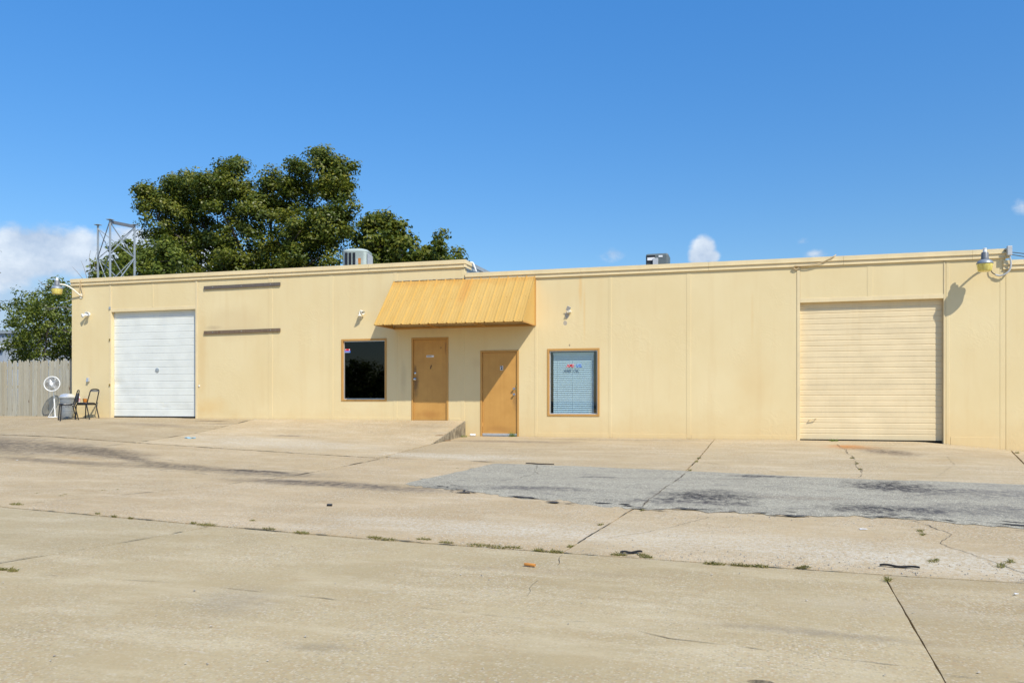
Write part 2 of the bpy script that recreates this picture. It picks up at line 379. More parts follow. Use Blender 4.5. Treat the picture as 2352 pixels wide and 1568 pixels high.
def wall_material():
    m, t, b = principled('painted_stucco', .72, 0, .25); p = pos(t)
    nl = t.noise(t.map(p, scale=(.5, 1, .35)), 1.3, 4, .6)
    col = t.mix(t.mapr(nl, .3, .7), (.695, .556, .298), (.742, .614, .352))
    streak = t.noise(t.map(p, scale=(1.7, 1, .16)), 2.2, 4, .6)
    col = t.mix(t.mapr(streak, .52, .78, 0, .34), col, (.64, .47, .235))
    sep = t.new('ShaderNodeSeparateXYZ'); t.put(sep.inputs[0], p)
    nz = t.noise(p, 2.4, 6, .7)
    base = t.mapr(t.math('ADD', sep.outputs[2], t.math('MULTIPLY', nz, .9)), .42, 1.15, .38, 0)
    col = t.mix(base, col, (.60, .40, .17))
    for (x, z, rx, rz, s, c, so, ro) in [(1.78,3.75,.05,.55,.5,(.72,.45,.16),.9,.5),(1.88,3.1,.03,.8,.4,(.72,.47,.18),.9,.5),(5.9,2.9,.04,.7,.25,(.66,.44,.18),.9,.5),(5.95,1.4,.5,.9,.22,(.66,.45,.2),.9,.6),
            (-8.2,3.1,1.05,.55,.42,(.60,.46,.25),.6,.35),(-9.25,2.2,.18,1.6,.35,(.62,.40,.15),.9,.6),(-9.0,.75,.6,.3,.4,(.70,.45,.16),.9,.6),(-8.9,3.0,.3,.06,.35,(.36,.28,.18),.9,.9),
            (1.44,3.06,.055,.09,.9,(.42,.40,.36),.12,.35),(1.39,2.86,.05,.06,.9,(.38,.34,.28),.12,.4),(1.50,2.30,.02,.03,.8,(.25,.21,.15),.3,.5),(-2.1,2.95,.8,.3,.25,(.40,.31,.2),.9,.7),(-3.0,1.5,.1,.5,.25,(.36,.28,.18),.9,.7),(-1.9,1.45,.12,.6,.2,(.36,.30,.2),.9,.7),(-.95,1.9,.2,.15,.25,(.60,.45,.25),.9,.7)]:
        e = ellipse(t, p, nz, x, z, rx, rz, 0, so, ro, 'xz')
        col = t.mix(t.math('MULTIPLY', e, s), col, c)
    speck = t.mapr(t.noise(p, 24, 3, .6), .735, .76, 0, .5)
    col = t.mix(t.math('MULTIPLY', speck, t.mapr(nz, .45, .6)), col, (.45, .30, .14))
    t.put(b.inputs['Base Color'], col)
    tro = t.noise(t.map(p, scale=(1, 1, 1.2)), 4.2, 3, .5, 2.6); tro = t.mapr(tro, .46, .60)
    pat = t.mapr(t.noise(t.map(p, loc=(4, 0, 2)), .8, 2), .5, .66)
    h = t.math('ADD', t.math('MULTIPLY', t.noise(p, 45, 4, .6), .35), t.math('MULTIPLY', tro, pat))
    t.put(b.inputs['Normal'], t.bump(h, .20, .007))
    return m
def paint(name, col, worn=None, rough=.5, bump=.12, streak=.3):
    m, t, b = principled(name, rough, 0, .35); p = pos(t)
    nl = t.noise(p, 2.2, 5, .6); st = t.noise(t.map(p, scale=(6, 6, .3)), 2, 5, .6)
    c = t.mix(t.mapr(nl, .3, .7), tuple(q*.93 for q in col), tuple(min(1, q*1.05) for q in col))
    c = t.mix(t.mapr(st, .52, .78, 0, streak), c, worn or tuple(q*.72 for q in col))
    t.put(b.inputs['Base Color'], c)
    t.put(b.inputs['Roughness'], t.mapr(nl, .3, .7, rough-.06, rough+.1))
    t.put(b.inputs['Normal'], t.bump(t.noise(p, 30, 4, .6), bump, .003))
    return m
def wood(name, col, dark):
    m, t, b = principled(name, .85, 0, .2)
    oi = t.new('ShaderNodeObjectInfo'); p = pos(t)
    off = t.vec('SCALE', oi.outputs['Location'], scale=3.7)
    q = t.vec('ADD', t.map(p, scale=(22, 22, 1.1)), off)
    g = t.noise(q, 2.0, 6, .65, .6)
    c = t.mix(t.mapr(g, .3, .7), dark, col)
    c = t.mix(t.mapr(oi.outputs['Random'], .1, 1, 0, .8), c, tuple(x*y for x, y in zip(dark, (1.2, 1.1, .95))))
    kn = t.vor(t.vec('ADD', t.map(p, scale=(4, 4, 1.6)), off), 1.4)
    c = t.mix(t.mapr(kn, .08, .16, .75, 0, True), c, (.12, .06, .035))
    t.put(b.inputs['Base Color'], c); t.put(b.inputs['Normal'], t.bump(g, .4, .004))
    return m
def leaf_material(name, ramp, trans=.35):
    m = bpy.data.materials.new(name); m.use_nodes = True; t = NT(m.node_tree); t.n.clear()
    out = t.new('ShaderNodeOutputMaterial')
    a = t.new('ShaderNodeAttribute', attribute_name='tint'); cr = t.new('ShaderNodeValToRGB')
    e = cr.color_ramp.elements
    while len(e) < len(ramp): e.new(.5)
    for i, (q, c) in enumerate(ramp): e[i].position = q; e[i].color = (*c, 1)
    t.put(cr.inputs[0], a.outputs['Fac'])
    b = t.new('ShaderNodeBsdfPrincipled'); b.inputs['Roughness'].default_value = .42; b.inputs['Specular IOR Level'].default_value = .35
    t.put(b.inputs['Base Color'], cr.outputs[0])
    tr = t.new('ShaderNodeBsdfTranslucent'); t.put(tr.inputs[0], t.mix(.5, cr.outputs[0], (.10, .13, .01)))
    mx = t.new('ShaderNodeMixShader'); mx.inputs[0].default_value = trans
    t.l.new(b.outputs[0], mx.inputs[1]); t.l.new(tr.outputs[0], mx.inputs[2]); t.l.new(mx.outputs[0], out.inputs[0])
    return m
def glass_material(name, tint, refl=.06):
    m = bpy.data.materials.new(name); m.use_nodes = True; t = NT(m.node_tree); t.n.clear()
    out = t.new('ShaderNodeOutputMaterial'); tr = t.new('ShaderNodeBsdfTransparent'); tr.inputs[0].default_value = (*tint, 1)
    gl = t.new('ShaderNodeBsdfGlossy'); gl.inputs['Roughness'].default_value = .01; gl.inputs['Color'].default_value = (1, 1, 1, 1)
    ge = t.new('ShaderNodeNewGeometry'); cs = t.math('ABSOLUTE', t.vec('DOT_PRODUCT', ge.outputs['Normal'], ge.outputs['Incoming']))
    fres = t.math('ADD', t.math('MULTIPLY', t.math('POWER', t.math('SUBTRACT', 1, cs), 5), .96), refl)
    p = pos(t); t.put(gl.inputs['Normal'], t.bump(t.noise(p, 1.4, 2), .03, .02))
    mx = t.new('ShaderNodeMixShader'); t.put(mx.inputs[0], fres)
    t.l.new(tr.outputs[0], mx.inputs[1]); t.l.new(gl.outputs[0], mx.inputs[2]); t.l.new(mx.outputs[0], out.inputs[0])
    return m

M = {}
M['concrete'] = concrete_material('old_concrete', .16, .72, (1.05, 1.01, .94)); M['concrete_front'] = concrete_material('front_concrete', .10, .50, (1.01, .98, .86)); M['asphalt'] = asphalt_material(); M['wall'] = wall_material()
M['dirt'] = simple('joint_dirt', (.095, .075, .05), .95, var=.4, scale=9)
M['crack'] = simple('crack_fill', (.110, .088, .058), .95, var=.5, scale=14)
M['tar'] = simple('tar_edge', (.05, .047, .045), .9, var=.5, scale=14)
M['trim'] = paint('tan_trim', (.735, .600, .350), (.60, .44, .22), .5, .06, .25)
M['ochre'] = paint('ochre_paint', (.560, .300, .075), (.42, .20, .05), .45, .1, .35)
def door_paint():
    m, t, b = principled('ochre_door_paint', .45, 0, .35); p = pos(t)
    nl = t.noise(p, 2.2, 5, .6); nz = t.noise(p, 7, 6, .7); st = t.noise(t.map(p, scale=(6, 6, .3)), 2, 5, .6)
    c = t.mix(t.mapr(nl, .3, .7), (.50, .262, .066), (.58, .318, .085)); c = t.mix(t.mapr(st, .52, .78, 0, .35), c, (.42, .20, .05))
    for (x, z, rx, rz, s, col) in [(-2.66,1.35,.10,.34,.7,(.07,.045,.03)),(-2.68,1.75,.05,.12,.6,(.08,.045,.03)),(-2.3,.55,.42,.12,.4,(.33,.13,.03)),(-1.81,2.3,.04,.2,.5,(.2,.08,.03)),(-1.95,2.3,.03,.03,.6,(.2,.09,.04)),(.08,.95,.09,.28,.45,(.16,.09,.04)),(-.35,.18,.45,.10,.35,(.34,.16,.05))]:
        c = t.mix(t.math('MULTIPLY', ellipse(t, p, nz, x, z, rx, rz, 0, .9, .7, 'xz'), s), c, col)
    t.put(b.inputs['Base Color'], c); t.put(b.inputs['Roughness'], t.mapr(nl, .3, .7, .4, .6)); t.put(b.inputs['Normal'], t.bump(t.noise(p, 30, 4, .6), .1, .003))
    return m
M['ochre'] = door_paint()
M['ochre_frame'] = paint('ochre_frame_paint', (.520, .285, .080), (.36, .18, .05), .5, .1, .3)
def awning_paint():
    m, t, b = principled('ochre_sheet', .42, 0, .35); p = pos(t)
    c = t.mix(t.mapr(t.noise(t.map(p, scale=(1.6, .6, .6)), 1.5, 5, .65), .32, .68), (.545, .335, .085), (.59, .385, .115))
    c = t.mix(t.mapr(t.noise(t.map(p, scale=(7, .7, .7)), 2, 6, .65), .52, .75, 0, .22), c, (.50, .27, .06))
    sep = t.new('ShaderNodeSeparateXYZ'); t.put(sep.inputs[0], p); nz = t.noise(p, 5, 6, .7)
    top = t.mapr(t.math('ADD', sep.outputs[2], t.math('MULTIPLY', t.math('SUBTRACT', nz, .5), .5)), 3.86, 4.1, 0, .45)
    c = t.mix(top, c, (.46, .20, .035))
    c = t.mix(t.math('MULTIPLY', ellipse(t, p, nz, -1.15, 3.75, .16, .5, 0, .9, .6, 'xz'), .45), c, (.55, .22, .035))
    c = t.mix(t.mapr(t.noise(p, 26, 3, .6), .71, .74, 0, .5), c, (.33, .16, .05))
    t.put(b.inputs['Base Color'], c); t.put(b.inputs['Normal'], t.bump(t.noise(p, 6, 3, .5), .12, .01)); return m
M['awning'] = awning_paint()
M['awning_plain'] = paint('ochre_sheet_plain', (.560, .345, .105), (.52, .29, .08), .42, .05, .3)
M['white_door'] = paint('white_door_paint', (.715, .735, .68), (.62, .65, .65), .4, .05, .25)
M['tan_door'] = paint('tan_door_paint', (.735, .60, .365), (.62, .46, .23), .45, .05, .2)
M['galv'] = simple('galvanised', (.30, .33, .35), .45, .4, .5, .18, 5, 0, (.30, .26, .2), .35)
M['galv_dull'] = simple('galvanised_dull', (.38, .42, .43), .55, .35, .5, .15, 4, 0, (.25, .22, .18), .4)
M['alu'] = simple('aluminium', (.62, .64, .65), .35, .6, .5, .06)
M['steel'] = simple('bright_steel', (.62, .61, .58), .2, 1., .5, .08)
M['brass'] = simple('worn_brass', (.45, .32, .11), .28, 1., .5, .2)
M['black'] = simple('black_plastic', (.014, .014, .016), .4, 0, .5, .2)
M['vinyl'] = simple('black_vinyl', (.018, .018, .02), .35, 0, .5, .25)
M['rubber'] = simple('rubber', (.018, .017, .016), .8, 0, .3, .3)
M['white'] = simple('white_plastic', (.78, .79, .77), .4, 0, .4, .05, dirt=(.45, .42, .36), dirt_amt=.25)
M['cream'] = simple('cream_paint', (.78, .74, .60), .45, 0, .4, .06)
M['gray'] = simple('grey_housing', (.17, .18, .19), .45, .2, .4, .12)
M['ltgray'] = simple('light_grey', (.50, .51, .50), .45, .2, .4, .1)
M['lens'] = None
M['timber_dark'] = wood('weathered_board', (.22, .20, .18), (.10, .09, .085))
M['timber_brown'] = wood('weathered_board_brown', (.26, .20, .14), (.12, .085, .06))
M['fence'] = wood('fence_board', (.50, .485, .395), (.30, .285, .23))
M['bark'] = simple('bark', (.085, .070, .055), .9, 0, .2, .35, 9)
M['twig'] = simple('bare_twig', (.24, .21, .18), .9, 0, .2, .2, 9)
M['leaf_big'] = leaf_material('maple_leaves', [(0, (.040, .070, .011)), (.4, (.105, .140, .016)), (.75, (.215, .225, .026)), (1, (.30, .265, .033))], .38)
M['leaf_elm'] = leaf_material('elm_leaves', [(0, (.070, .105, .014)), (.55, (.160, .205, .028)), (1, (.30, .32, .045))], .42)
M['grass'] = leaf_material('grass_blades', [(0, (.07, .10, .015)), (.5, (.16, .17, .035)), (1, (.34, .27, .10))], .3)
M['weed'] = leaf_material('weed_blades', [(0, (.07, .15, .01)), (1, (.20, .28, .03))], .3)
M['interior'] = simple('dark_interior', (.02, .02, .022), .9)
M['interior2'] = simple('room_interior', (.30, .34, .35), .9)
M['glass_dark'] = glass_material('tinted_glass', (.06, .06, .065), .035)
M['glass'] = glass_material('window_glass', (.70, .82, .87), .08)
M['blind'] = simple('blind_slat', (.76, .80, .79), .5, 0, .4, .05)
M['roof'] = simple('roof_gravel', (.30, .28, .25), .9, 0, .2, .2)
M['ac'] = simple('cabinet_paint', (.44, .50, .45), .45, 0, .4, .08, dirt=(.3, .3, .25), dirt_amt=.2)
M['ac_dark'] = simple('cabinet_grey', (.12, .145, .145), .5, 0, .4, .1)
M['orange'] = simple('orange_plastic', (.55, .20, .03), .45, 0, .4, .15)
M['orange_lt'] = simple('orange_tube', (.62, .26, .05), .5, 0, .4, .15)
M['red'] = simple('red_print', (.62, .03, .04), .4, 0, .4, .05)
M['blue'] = simple('blue_print', (.03, .16, .60), .4, 0, .4, .05)
M['ltblue'] = simple('light_blue_film', (.25, .48, .60), .5, 0, .4, .15)
M['paper'] = simple('paper', (.75, .75, .73), .7, 0, .3, .05)
M['print'] = simple('black_print', (.015, .017, .022), .5, 0, .3, .1)
M['shed'] = simple('pale_metal_siding', (.42, .46, .50), .5, .2, .4, .06)
M['stick'] = wood('loose_stick', (.36, .22, .11), (.2, .12, .06))
M['gravel'] = simple('loose_gravel', (.36, .32, .26), .9, 0, .2, .45, 40)
M['wire'] = simple('cable_sheath', (.05, .05, .055), .6)
M['wire_tan'] = simple('painted_cable', (.55, .42, .24), .6)
def lens_mat():
    m, t, b = principled('yellowed_lens', .25, 0, .5); p = pos(t)
    c = t.mix(t.mapr(t.noise(t.map(p, scale=(14, 14, 2)), 2, 5, .6), .35, .7), (.80, .72, .22), (.62, .48, .10))
    t.put(b.inputs['Base Color'], c); b.inputs['Subsurface Weight'].default_value = .25
    b.inputs['Subsurface Radius'].default_value = (.05, .04, .02)
    return m
M['lens'] = lens_mat()

# ================================================================== GROUND
def lin(a, b):      # x as a straight/broken line of y (or y of x): list of points
    return lambda q: lerp(q, sorted(a)) if b is None else None
def poly_fn(pts): 
    pts = sorted(pts)
    def f(q):
        if q <= pts[0][0]: (a, b), (c, d) = pts[0], pts[1]
        elif q >= pts[-1][0]: (a, b), (c, d) = pts[-2], pts[-1]
        else:
            for (a, b), (c, d) in zip(pts, pts[1:]):
                if q <= c: break
        return b+(d-b)*(q-a)/(c-a)
    return f
Y0 = lambda x: .9
YW = lambda x: -.012
J6 = poly_fn([(-12.2,-4.05),(-7.5,-4.6),(-2.4,-5.15),(1.6,-5.55)])
J1 = poly_fn([(-2.95,-12.01),(-.09,-12.44),(2.2,-12.75),(4.2,-12.93),(6.9,-13.12),(8.0,-13.15)])
YB = lambda x: -27.
XL = lambda y: -30.
XF = lambda y: -14.6+.05*y
X5 = poly_fn([(-7.25,-8.57),(-5.5,-7.9),(-4.4,-7.53),(-1.7,-7.5),(0,-7.5)])
XA = poly_fn([(-5.3,-1.27),(-2.6,-1.27),(0,-1.27)])
X7 = poly_fn([(-12,-3.4),(-9.9,-2.1),(-8.4,-1.45),(-5.4,-1.15)])
X2 = poly_fn([(-13,4.2),(-9,4.64),(-4.4,4.91),(0,5.04)])
X8 = poly_fn([(-5.6,10.2),(-3.7,10.52),(-.9,11.1),(0,11.3)])
X4 = poly_fn([(-27,-4.2),(-14.4,-.4),(-13.2,0.),(-12.5,.16)])
X3 = poly_fn([(-27,6.4),(-15.6,6.81),(-13.2,6.87)])
XR = lambda y: 26.
JR = poly_fn([(1.6,-5.55),(3.2,-5.9),(7.4,-6.7),(12,-7.1)])
def wob1(u, seed, amp):
    return amp*(mnoise.noise(Vector((u*1.7, seed*3.1, .3)))+.6*mnoise.noise(Vector((u*6.1, seed, 4.2)))+.4*mnoise.noise(Vector((u*17., seed, 9.2))))
NS = [0]
def slab(parent, xl, xr, yt, yb, gap=(.008,.008,.008,.008), rough=.010, step=.22, dz=0., skirt=.05, name='slab', mat='concrete', zf=None, tone=(1,1,1)):
    NS[0] += 1; sd = NS[0]
    ym = (yt(0)+yb(0))/2
    W = xr(ym)-xl(ym); H = abs(yt((xl(ym)+xr(ym))/2)-yb((xl(ym)+xr(ym))/2))
    nu = int(min(130, max(4, W/step))); nv = int(min(130, max(4, H/step)))
    tilt = (random.uniform(-.001,.001), random.uniform(-.001,.001))
    vs = []; fs = []
    for j in range(nv+1):
        for i in range(nu+1):
            u, v = i/nu, j/nv
            y = yt(0)*(1-v)+yb(0)*v
            for _ in range(3):
                x = xl(y)*(1-u)+xr(y)*u
                y = yt(x)*(1-v)+yb(x)*v
            x = xl(y)*(1-u)+xr(y)*u
            if i == 0: x += gap[0]+abs(wob1(y, sd, rough))
            if i == nu: x -= gap[1]+abs(wob1(y, sd+50, rough))
            if j == 0: y -= gap[2]+abs(wob1(x, sd+100, rough))
            if j == nv: y += gap[3]+abs(wob1(x, sd+150, rough))
            z = (zf or G)(x, y)+dz+tilt[0]*(u-.5)+tilt[1]*(v-.5)+.002*mnoise.noise(Vector((x*.45, y*.45, sd)))
            if i in (0, nu) or j in (0, nv): z -= .004
            vs.append((x, y, z))
    n = nu+1
    for j in range(nv):
        for i in range(nu): fs.append((j*n+i, (j+1)*n+i, (j+1)*n+i+1, j*n+i+1))
    ring = [i for i in range(nu+1)]+[j*n+nu for j in range(1, nv+1)]+[nv*n+i for i in range(nu-1, -1, -1)]+[j*n for j in range(nv-1, 0, -1)]
    o = len(vs)
    for k in ring: x, y, z = vs[k]; vs.append((x, y, z-skirt))
    for a in range(len(ring)):
        b2 = (a+1) % len(ring); fs.append((ring[a], ring[b2], o+b2, o+a))
    mb = MB(); mb.v = vs; mb.f = fs
    ob = mb.build(name, M[mat], parent, smooth=True); ob.color = (*tone, 1)
    return ob
def make_ground():
    xs = sorted(set([-900,-400,-150,-60]+[x for x in range(-40, 41, 4)]+[-1.4,-1.27,-1.26,-1.15,60,150,400,900]))
    ys = sorted(set([-900,-400,-150,-90,-60]+[y for y in range(-56, 1, 2)]+[-1,-2.7,-3,-.5,0,.5,4,10,20,40,80,150,400,900]))
    vs = [(x, y, (lot_z(x, y) if y <= 0 else lot_z(max(-40, min(x, 26)), 0))-.06-(.03 if y > .4 else 0)) for y in ys for x in xs]; n = len(xs)
    fs = [(j*n+i, j*n+i+1, (j+1)*n+i+1, (j+1)*n+i) for j in range(len(ys)-1) for i in range(n-1)]
    mb = MB(); mb.v = vs; mb.f = fs
    g = mb.build('ground', M['dirt']); tag(g, 'dark dirt bed showing in the joints between the concrete slabs', 'ground', kind='structure'); return g
ground = make_ground()
lot = ground
t_ = (.010, .010, .008, .008)
slab(lot, XL, XF, Y0, J6, t_, dz=.008, tone=(.88,.87,.86))
slab(lot, XF, X5, Y0, J6, (.01,.008,.01,.01), dz=.012, tone=(.84,.83,.81))
slab(lot, X5, XA, YW, J6, (.008,.004,.002,.008), dz=.010, skirt=.42, tone=(1.04,1.03,1.02))
def ramp_edge():
    mb = MB(); n = 14
    for i in range(n+1):
        y = -.01-i*(APRON_D+.1)/n; zt = G(-1.28, y)-.012+wob1(y, 61, .008); zb = lot_z(-1.25, y)-.03
        x = -1.262+wob1(y, 62, .008)
        mb.v += [(x-.012, y, max(zt+.010, zb+.01)), (x, y, max(zt, zb+.005)), (x+.004, y, zb)]
        if i: k = 3*i; mb.f += [(k-3,k-2,k+1,k),(k-2,k-1,k+2,k+1)]
    m, t, b = principled('stained_concrete', .95, 0, .15); p = pos(t)
    c = t.mix(t.mapr(t.noise(p, 7, 6, .7), .35, .65), (.14,.118,.082), (.36,.31,.22))
    c = t.mix(t.mapr(t.noise(t.map(p, scale=(1,5,1)), 4, 5, .7), .5, .7, 0, .8), c, (.055,.048,.036))
    t.put(b.inputs['Base Color'], c); t.put(b.inputs['Normal'], t.bump(t.noise(p, 40, 4, .7), .8, .01))
    mb.build('ramp_edge', m, lot)
ramp_edge()
slab(lot, XA, X2, YW, JR, (.008,.010,.002,.006), .014, zf=lot_z, tone=(.96,.95,.94))
slab(lot, X2, X8, YW, JR, (.010,.010,.002,.006), .014, zf=lot_z)
slab(lot, X8, XR, YW, JR, (.014,.01,.002,.01), zf=lot_z)
slab(lot, XL, X5, J6, J1, t_, dz=.0, tone=(.98,.96,.93))
slab(lot, X5, X7, J6, J1, (.006,.008,.006,.005), .014, tone=(1.,.97,.93))
slab(lot, X7, X2, lambda x: JR(x) if x > -1.2 else J6(x), J1, (.008,.004,.006,.005), .010, dz=.002, tone=(1.02,.985,.95))
slab(lot, X2, XR, JR, J1, (.004,.01,.006,.005), .010, tone=(1.02,1.0,.98))
slab(lot, XL, X4, J1, YB, (.004,.004,.004,.01), .012, .16, dz=-.006, mat='concrete_front', tone=(.97,.98,1.0))
slab(lot, X4, X3, J1, YB, (.003,.003,.004,.01), .009, .11, dz=-.006, mat='concrete_front', tone=(1,1,1))
slab(lot, X3, XR, J1, YB, (.003,.01,.004,.01), .012, .16, dz=-.006, mat='concrete_front', tone=(.93,.91,.89))

# asphalt patch: an overlay sheet with a crumbled lower edge
def make_asphalt():
    up = poly_fn([(1.37,-5.75),(3.18,-5.93),(7.37,-6.68),(9.64,-6.85),(26,-8.4)])
    lo = poly_fn([(1.1,-8.86),(2.63,-9.67),(4.08,-10.15),(5.98,-10.36),(7.6,-10.30),(8.54,-10.7),(26,-12.)])
    left = poly_fn([(-9.2,.75),(-5.75,1.37)])
    xs = []; x = 0.
    nu, nv = 300, 22; vs = []; fs = []
    for j in range(nv+1):
        for i in range(nu+1):
            u, v = (i/nu)**1.5, j/nv
            y = -8
            for _ in range(3):
                x = left(y)*(1-u)+26*u; y = up(x)*(1-v)+lo(x)*v
            if i == 0: x += wob1(y, 7, .30)
            if j == 0: y += wob1(x, 8, .06)
            if j == nv: y += wob1(x, 9, .20)+wob1(x*3, 19, .10)
            edge = i == 0 or j in (0, nv)
            vs.append((x, y, lot_z(x, y)+(.005 if edge else .016)+.004*mnoise.noise(Vector((x, y, 3)))))
    n = nu+1
    fs = [(j*n+i, (j+1)*n+i, (j+1)*n+i+1, j*n+i+1) for j in range(nv) for i in range(nu)]
    mb = MB(); mb.v = vs; mb.f = fs
    a = mb.build('asphalt_strip', M['asphalt'], smooth=True)
    for i, v in enumerate(a.data.vertices): pass
    return tag(a, 'grey worn asphalt strip patched across the concrete with black oil marks', 'asphalt', kind='structure')
asphalt = make_asphalt()
def crack(parent, pts, w=.010, jit=.02, lift=.0045, zf=G, extra=0., skip=0., mat='crack'):
    P = [Vector((p[0], p[1], 0)) for p in pts]; Q = []
    for a, b in zip(P, P[1:]):
        k = max(2, int((b-a).length/.04))
        for i in range(k): Q.append(a.lerp(b, i/k))
    Q.append(P[-1]); mb = MB(); NS[0] += 1; sd = NS[0]
    L = []
    for i, q in enumerate(Q):
        d = (Q[min(i+1, len(Q)-1)]-Q[max(0, i-1)]).normalized(); nrm = Vector((-d.y, d.x, 0))
        s = i*.04
        q2 = q+nrm*(jit*(mnoise.noise(Vector((s*1.3, sd, 0)))+.6*mnoise.noise(Vector((s*5, sd, 2)))+.4*mnoise.noise(Vector((s*13, sd, 3)))))
        ww = w*max(.12, .55+1.3*mnoise.noise(Vector((s*2.1, sd, 5))))
        if skip: ww *= max(0., min(1.3, (mnoise.noise(Vector((s*1.9, sd, 11)))+.6*mnoise.noise(Vector((s*6.5, sd, 13)))-(skip-.5)*.9)*2.4))
        L.append((q2-nrm*ww/2, q2+nrm*ww/2))
    vs = []; fs = []
    for i, (a, b) in enumerate(L):
        for q in (a, b): vs.append((q.x, q.y, zf(q.x, q.y)+lift+extra))
        if i: fs.append((2*i-2, 2*i-1, 2*i+1, 2*i))
    mb.v = vs; mb.f = fs
    return mb.build('crack', M[mat], parent)
FG = .0
crack(lot, [(-.16,-14.85),(.75,-14.87),(1.62,-14.81),(2.52,-14.92),(3.62,-14.99),(4.24,-15.06),(4.6,-15.07),(4.96,-15.02),(5.38,-15.25),(6.03,-15.34),(6.7,-15.42)], .009, .014, extra=-.005, skip=.42)
crack(lot, [(3.95,-15.03),(4.05,-14.75),(4.3,-14.5),(4.25,-14.2),(4.3,-13.6),(4.22,-12.98)], .006, .03, extra=-.005, skip=.45)
crack(lot, [(6.82,-15.5),(7.4,-15.55),(8.6,-15.8)], .007, .02, extra=-.005, skip=.4)
crack(lot, [(7.69,-1.0),(7.69,-1.82),(7.72,-3.5),(7.61,-4.91),(7.62,-5.66),(7.47,-6.5)], .016, .05, zf=lot_z)
crack(lot, [(7.6,-10.6),(7.75,-11.2),(7.6,-11.7),(7.8,-12.4),(8.0,-13.0)], .011, .06, zf=lot_z)
crack(lot, [(5.0,-4.9),(6.0,-5.6),(6.4,-6.3),(7.5,-6.1),(8.8,-6.0)], .008, .06, zf=lot_z)
crack(lot, [(4.5,-12.2),(5.1,-11.4),(5.4,-10.7)], .007, .06, zf=lot_z)
crack(lot, [(-6.0,-6.3),(-4.7,-6.9),(-2.9,-7.1),(-1.45,-7.6)], .008, .05, zf=lot_z)
crack(lot, [(-9,-7.7),(-6.8,-7.9),(-4.5,-8.0),(-1.8,-8.6)], .010, .06, zf=lot_z)
crack(lot, [(9.9,-.05),(10.3,-.9),(10.9,-1.4)], .012, .03, zf=lot_z)
crack(lot, [(8.6,-6.3),(9.2,-4.6),(9.4,-3.2)], .006, .06, zf=lot_z)
for fn, x0, x1, w, sk in ((J6,-13.5,1.4,.04,.36),(J1,-6,9,.022,.45)):
    crack(lot, [(x0+(x1-x0)*i/24, fn(x0+(x1-x0)*i/24)) for i in range(25)], w, .012, skip=sk, extra=.001)
crack(lot, [(X5(-.3*i), -.3*i) for i in range(1, 24)], .035, .012, skip=.38, extra=.011)
crack(lot, [(X7(-5.4-.3*i), -5.4-.3*i) for i in range(0, 22)], .045, .012, skip=.34, extra=.001)
crack(lot, [(X4(-12.5-.25*i), -12.5-.25*i) for i in range(0, 12)], .018, .012, skip=.34, extra=-.004)
crack(lot, [(X2(-.3*i), -.3*i) for i in range(1, 20)], .02, .01, skip=.34, zf=lot_z); crack(lot, [(X2(-10.3-.3*i), -10.3-.3*i) for i in range(0, 9)], .016, .01, skip=.3, zf=lot_z)
lo_edge = poly_fn([(1.1,-8.86),(2.63,-9.67),(4.08,-10.15),(5.98,-10.36),(7.6,-10.30),(8.54,-10.7),(26,-12.)])
for k, (w, off, sk) in enumerate(((.09,.02,.42),(.15,-.13,.66),(.10,.14,.62),(.08,.3,.72))):
    crack(asphalt, [(1.3+.25*i, lo_edge(1.3+.25*i)+off) for i in range(0, 44)], w, .10, zf=lot_z, extra=.014, skip=sk, mat='tar')
crack(asphalt, [(4.87,-6.25),(4.75,-7.86),(4.64,-8.94),(4.59,-10.2)], .020, .03, zf=lot_z, extra=.016)
crack(asphalt, [(2.2,-5.95),(2.3,-6.6),(2.5,-7.1),(2.35,-7.7)], .012, .06, zf=lot_z, extra=.016)
crack(asphalt, [(4.7,-8.9),(5.3,-9.2),(6.0,-9.3)], .012, .05, zf=lot_z, extra=.016)
crack(asphalt, [(5.0,-7.3),(5.7,-7.2),(6.6,-6.75)], .010, .05, zf=lot_z, extra=.016)

# ================================================================== BUILDING
bld = thing('warehouse_building', (-1.3, 8, 0), 'long tan stucco warehouse with a stepped flat roof and two garage doors', 'building')
D = .22
def panel_with_hole(x0, x1, z0, z1, hole=None):
    mb = MB()
    if not hole: return mb.box(x0, x1, 0, D, z0, z1)
    a, b, c, d = hole
    # front ring, back ring and reveals (no inner seams)
    def ring(y):
        return [(x0,y,z0),(x1,y,z0),(x1,y,z1),(x0,y,z1),(a,y,c),(b,y,c),(b,y,d),(a,y,d)]
    vs = ring(0)+ring(D)
    fs = []
    for i in range(4):
        j = (i+1) % 4
        fs += [(i, j, 4+j, 4+i), (8+j, 8+i, 12+i, 12+j), (4+i, 4+j, 12+j, 12+i), (j, i, 8+i, 8+j)]
    return mb.add(vs, fs)
g = .004
T1, T2, T3 = 4.575, 4.22, 3.968
FH = .20
W1 = (-4.831,-3.491,.898,2.58); W2 = (.927,2.26,.521,2.219)
D1 = (-2.775,-1.73,.38,2.572); D2 = (-.855,.185,.012,2.205)
G1 = (-12.40,-9.47,.40,3.545); G2 = (6.965,9.98,.004,3.185)
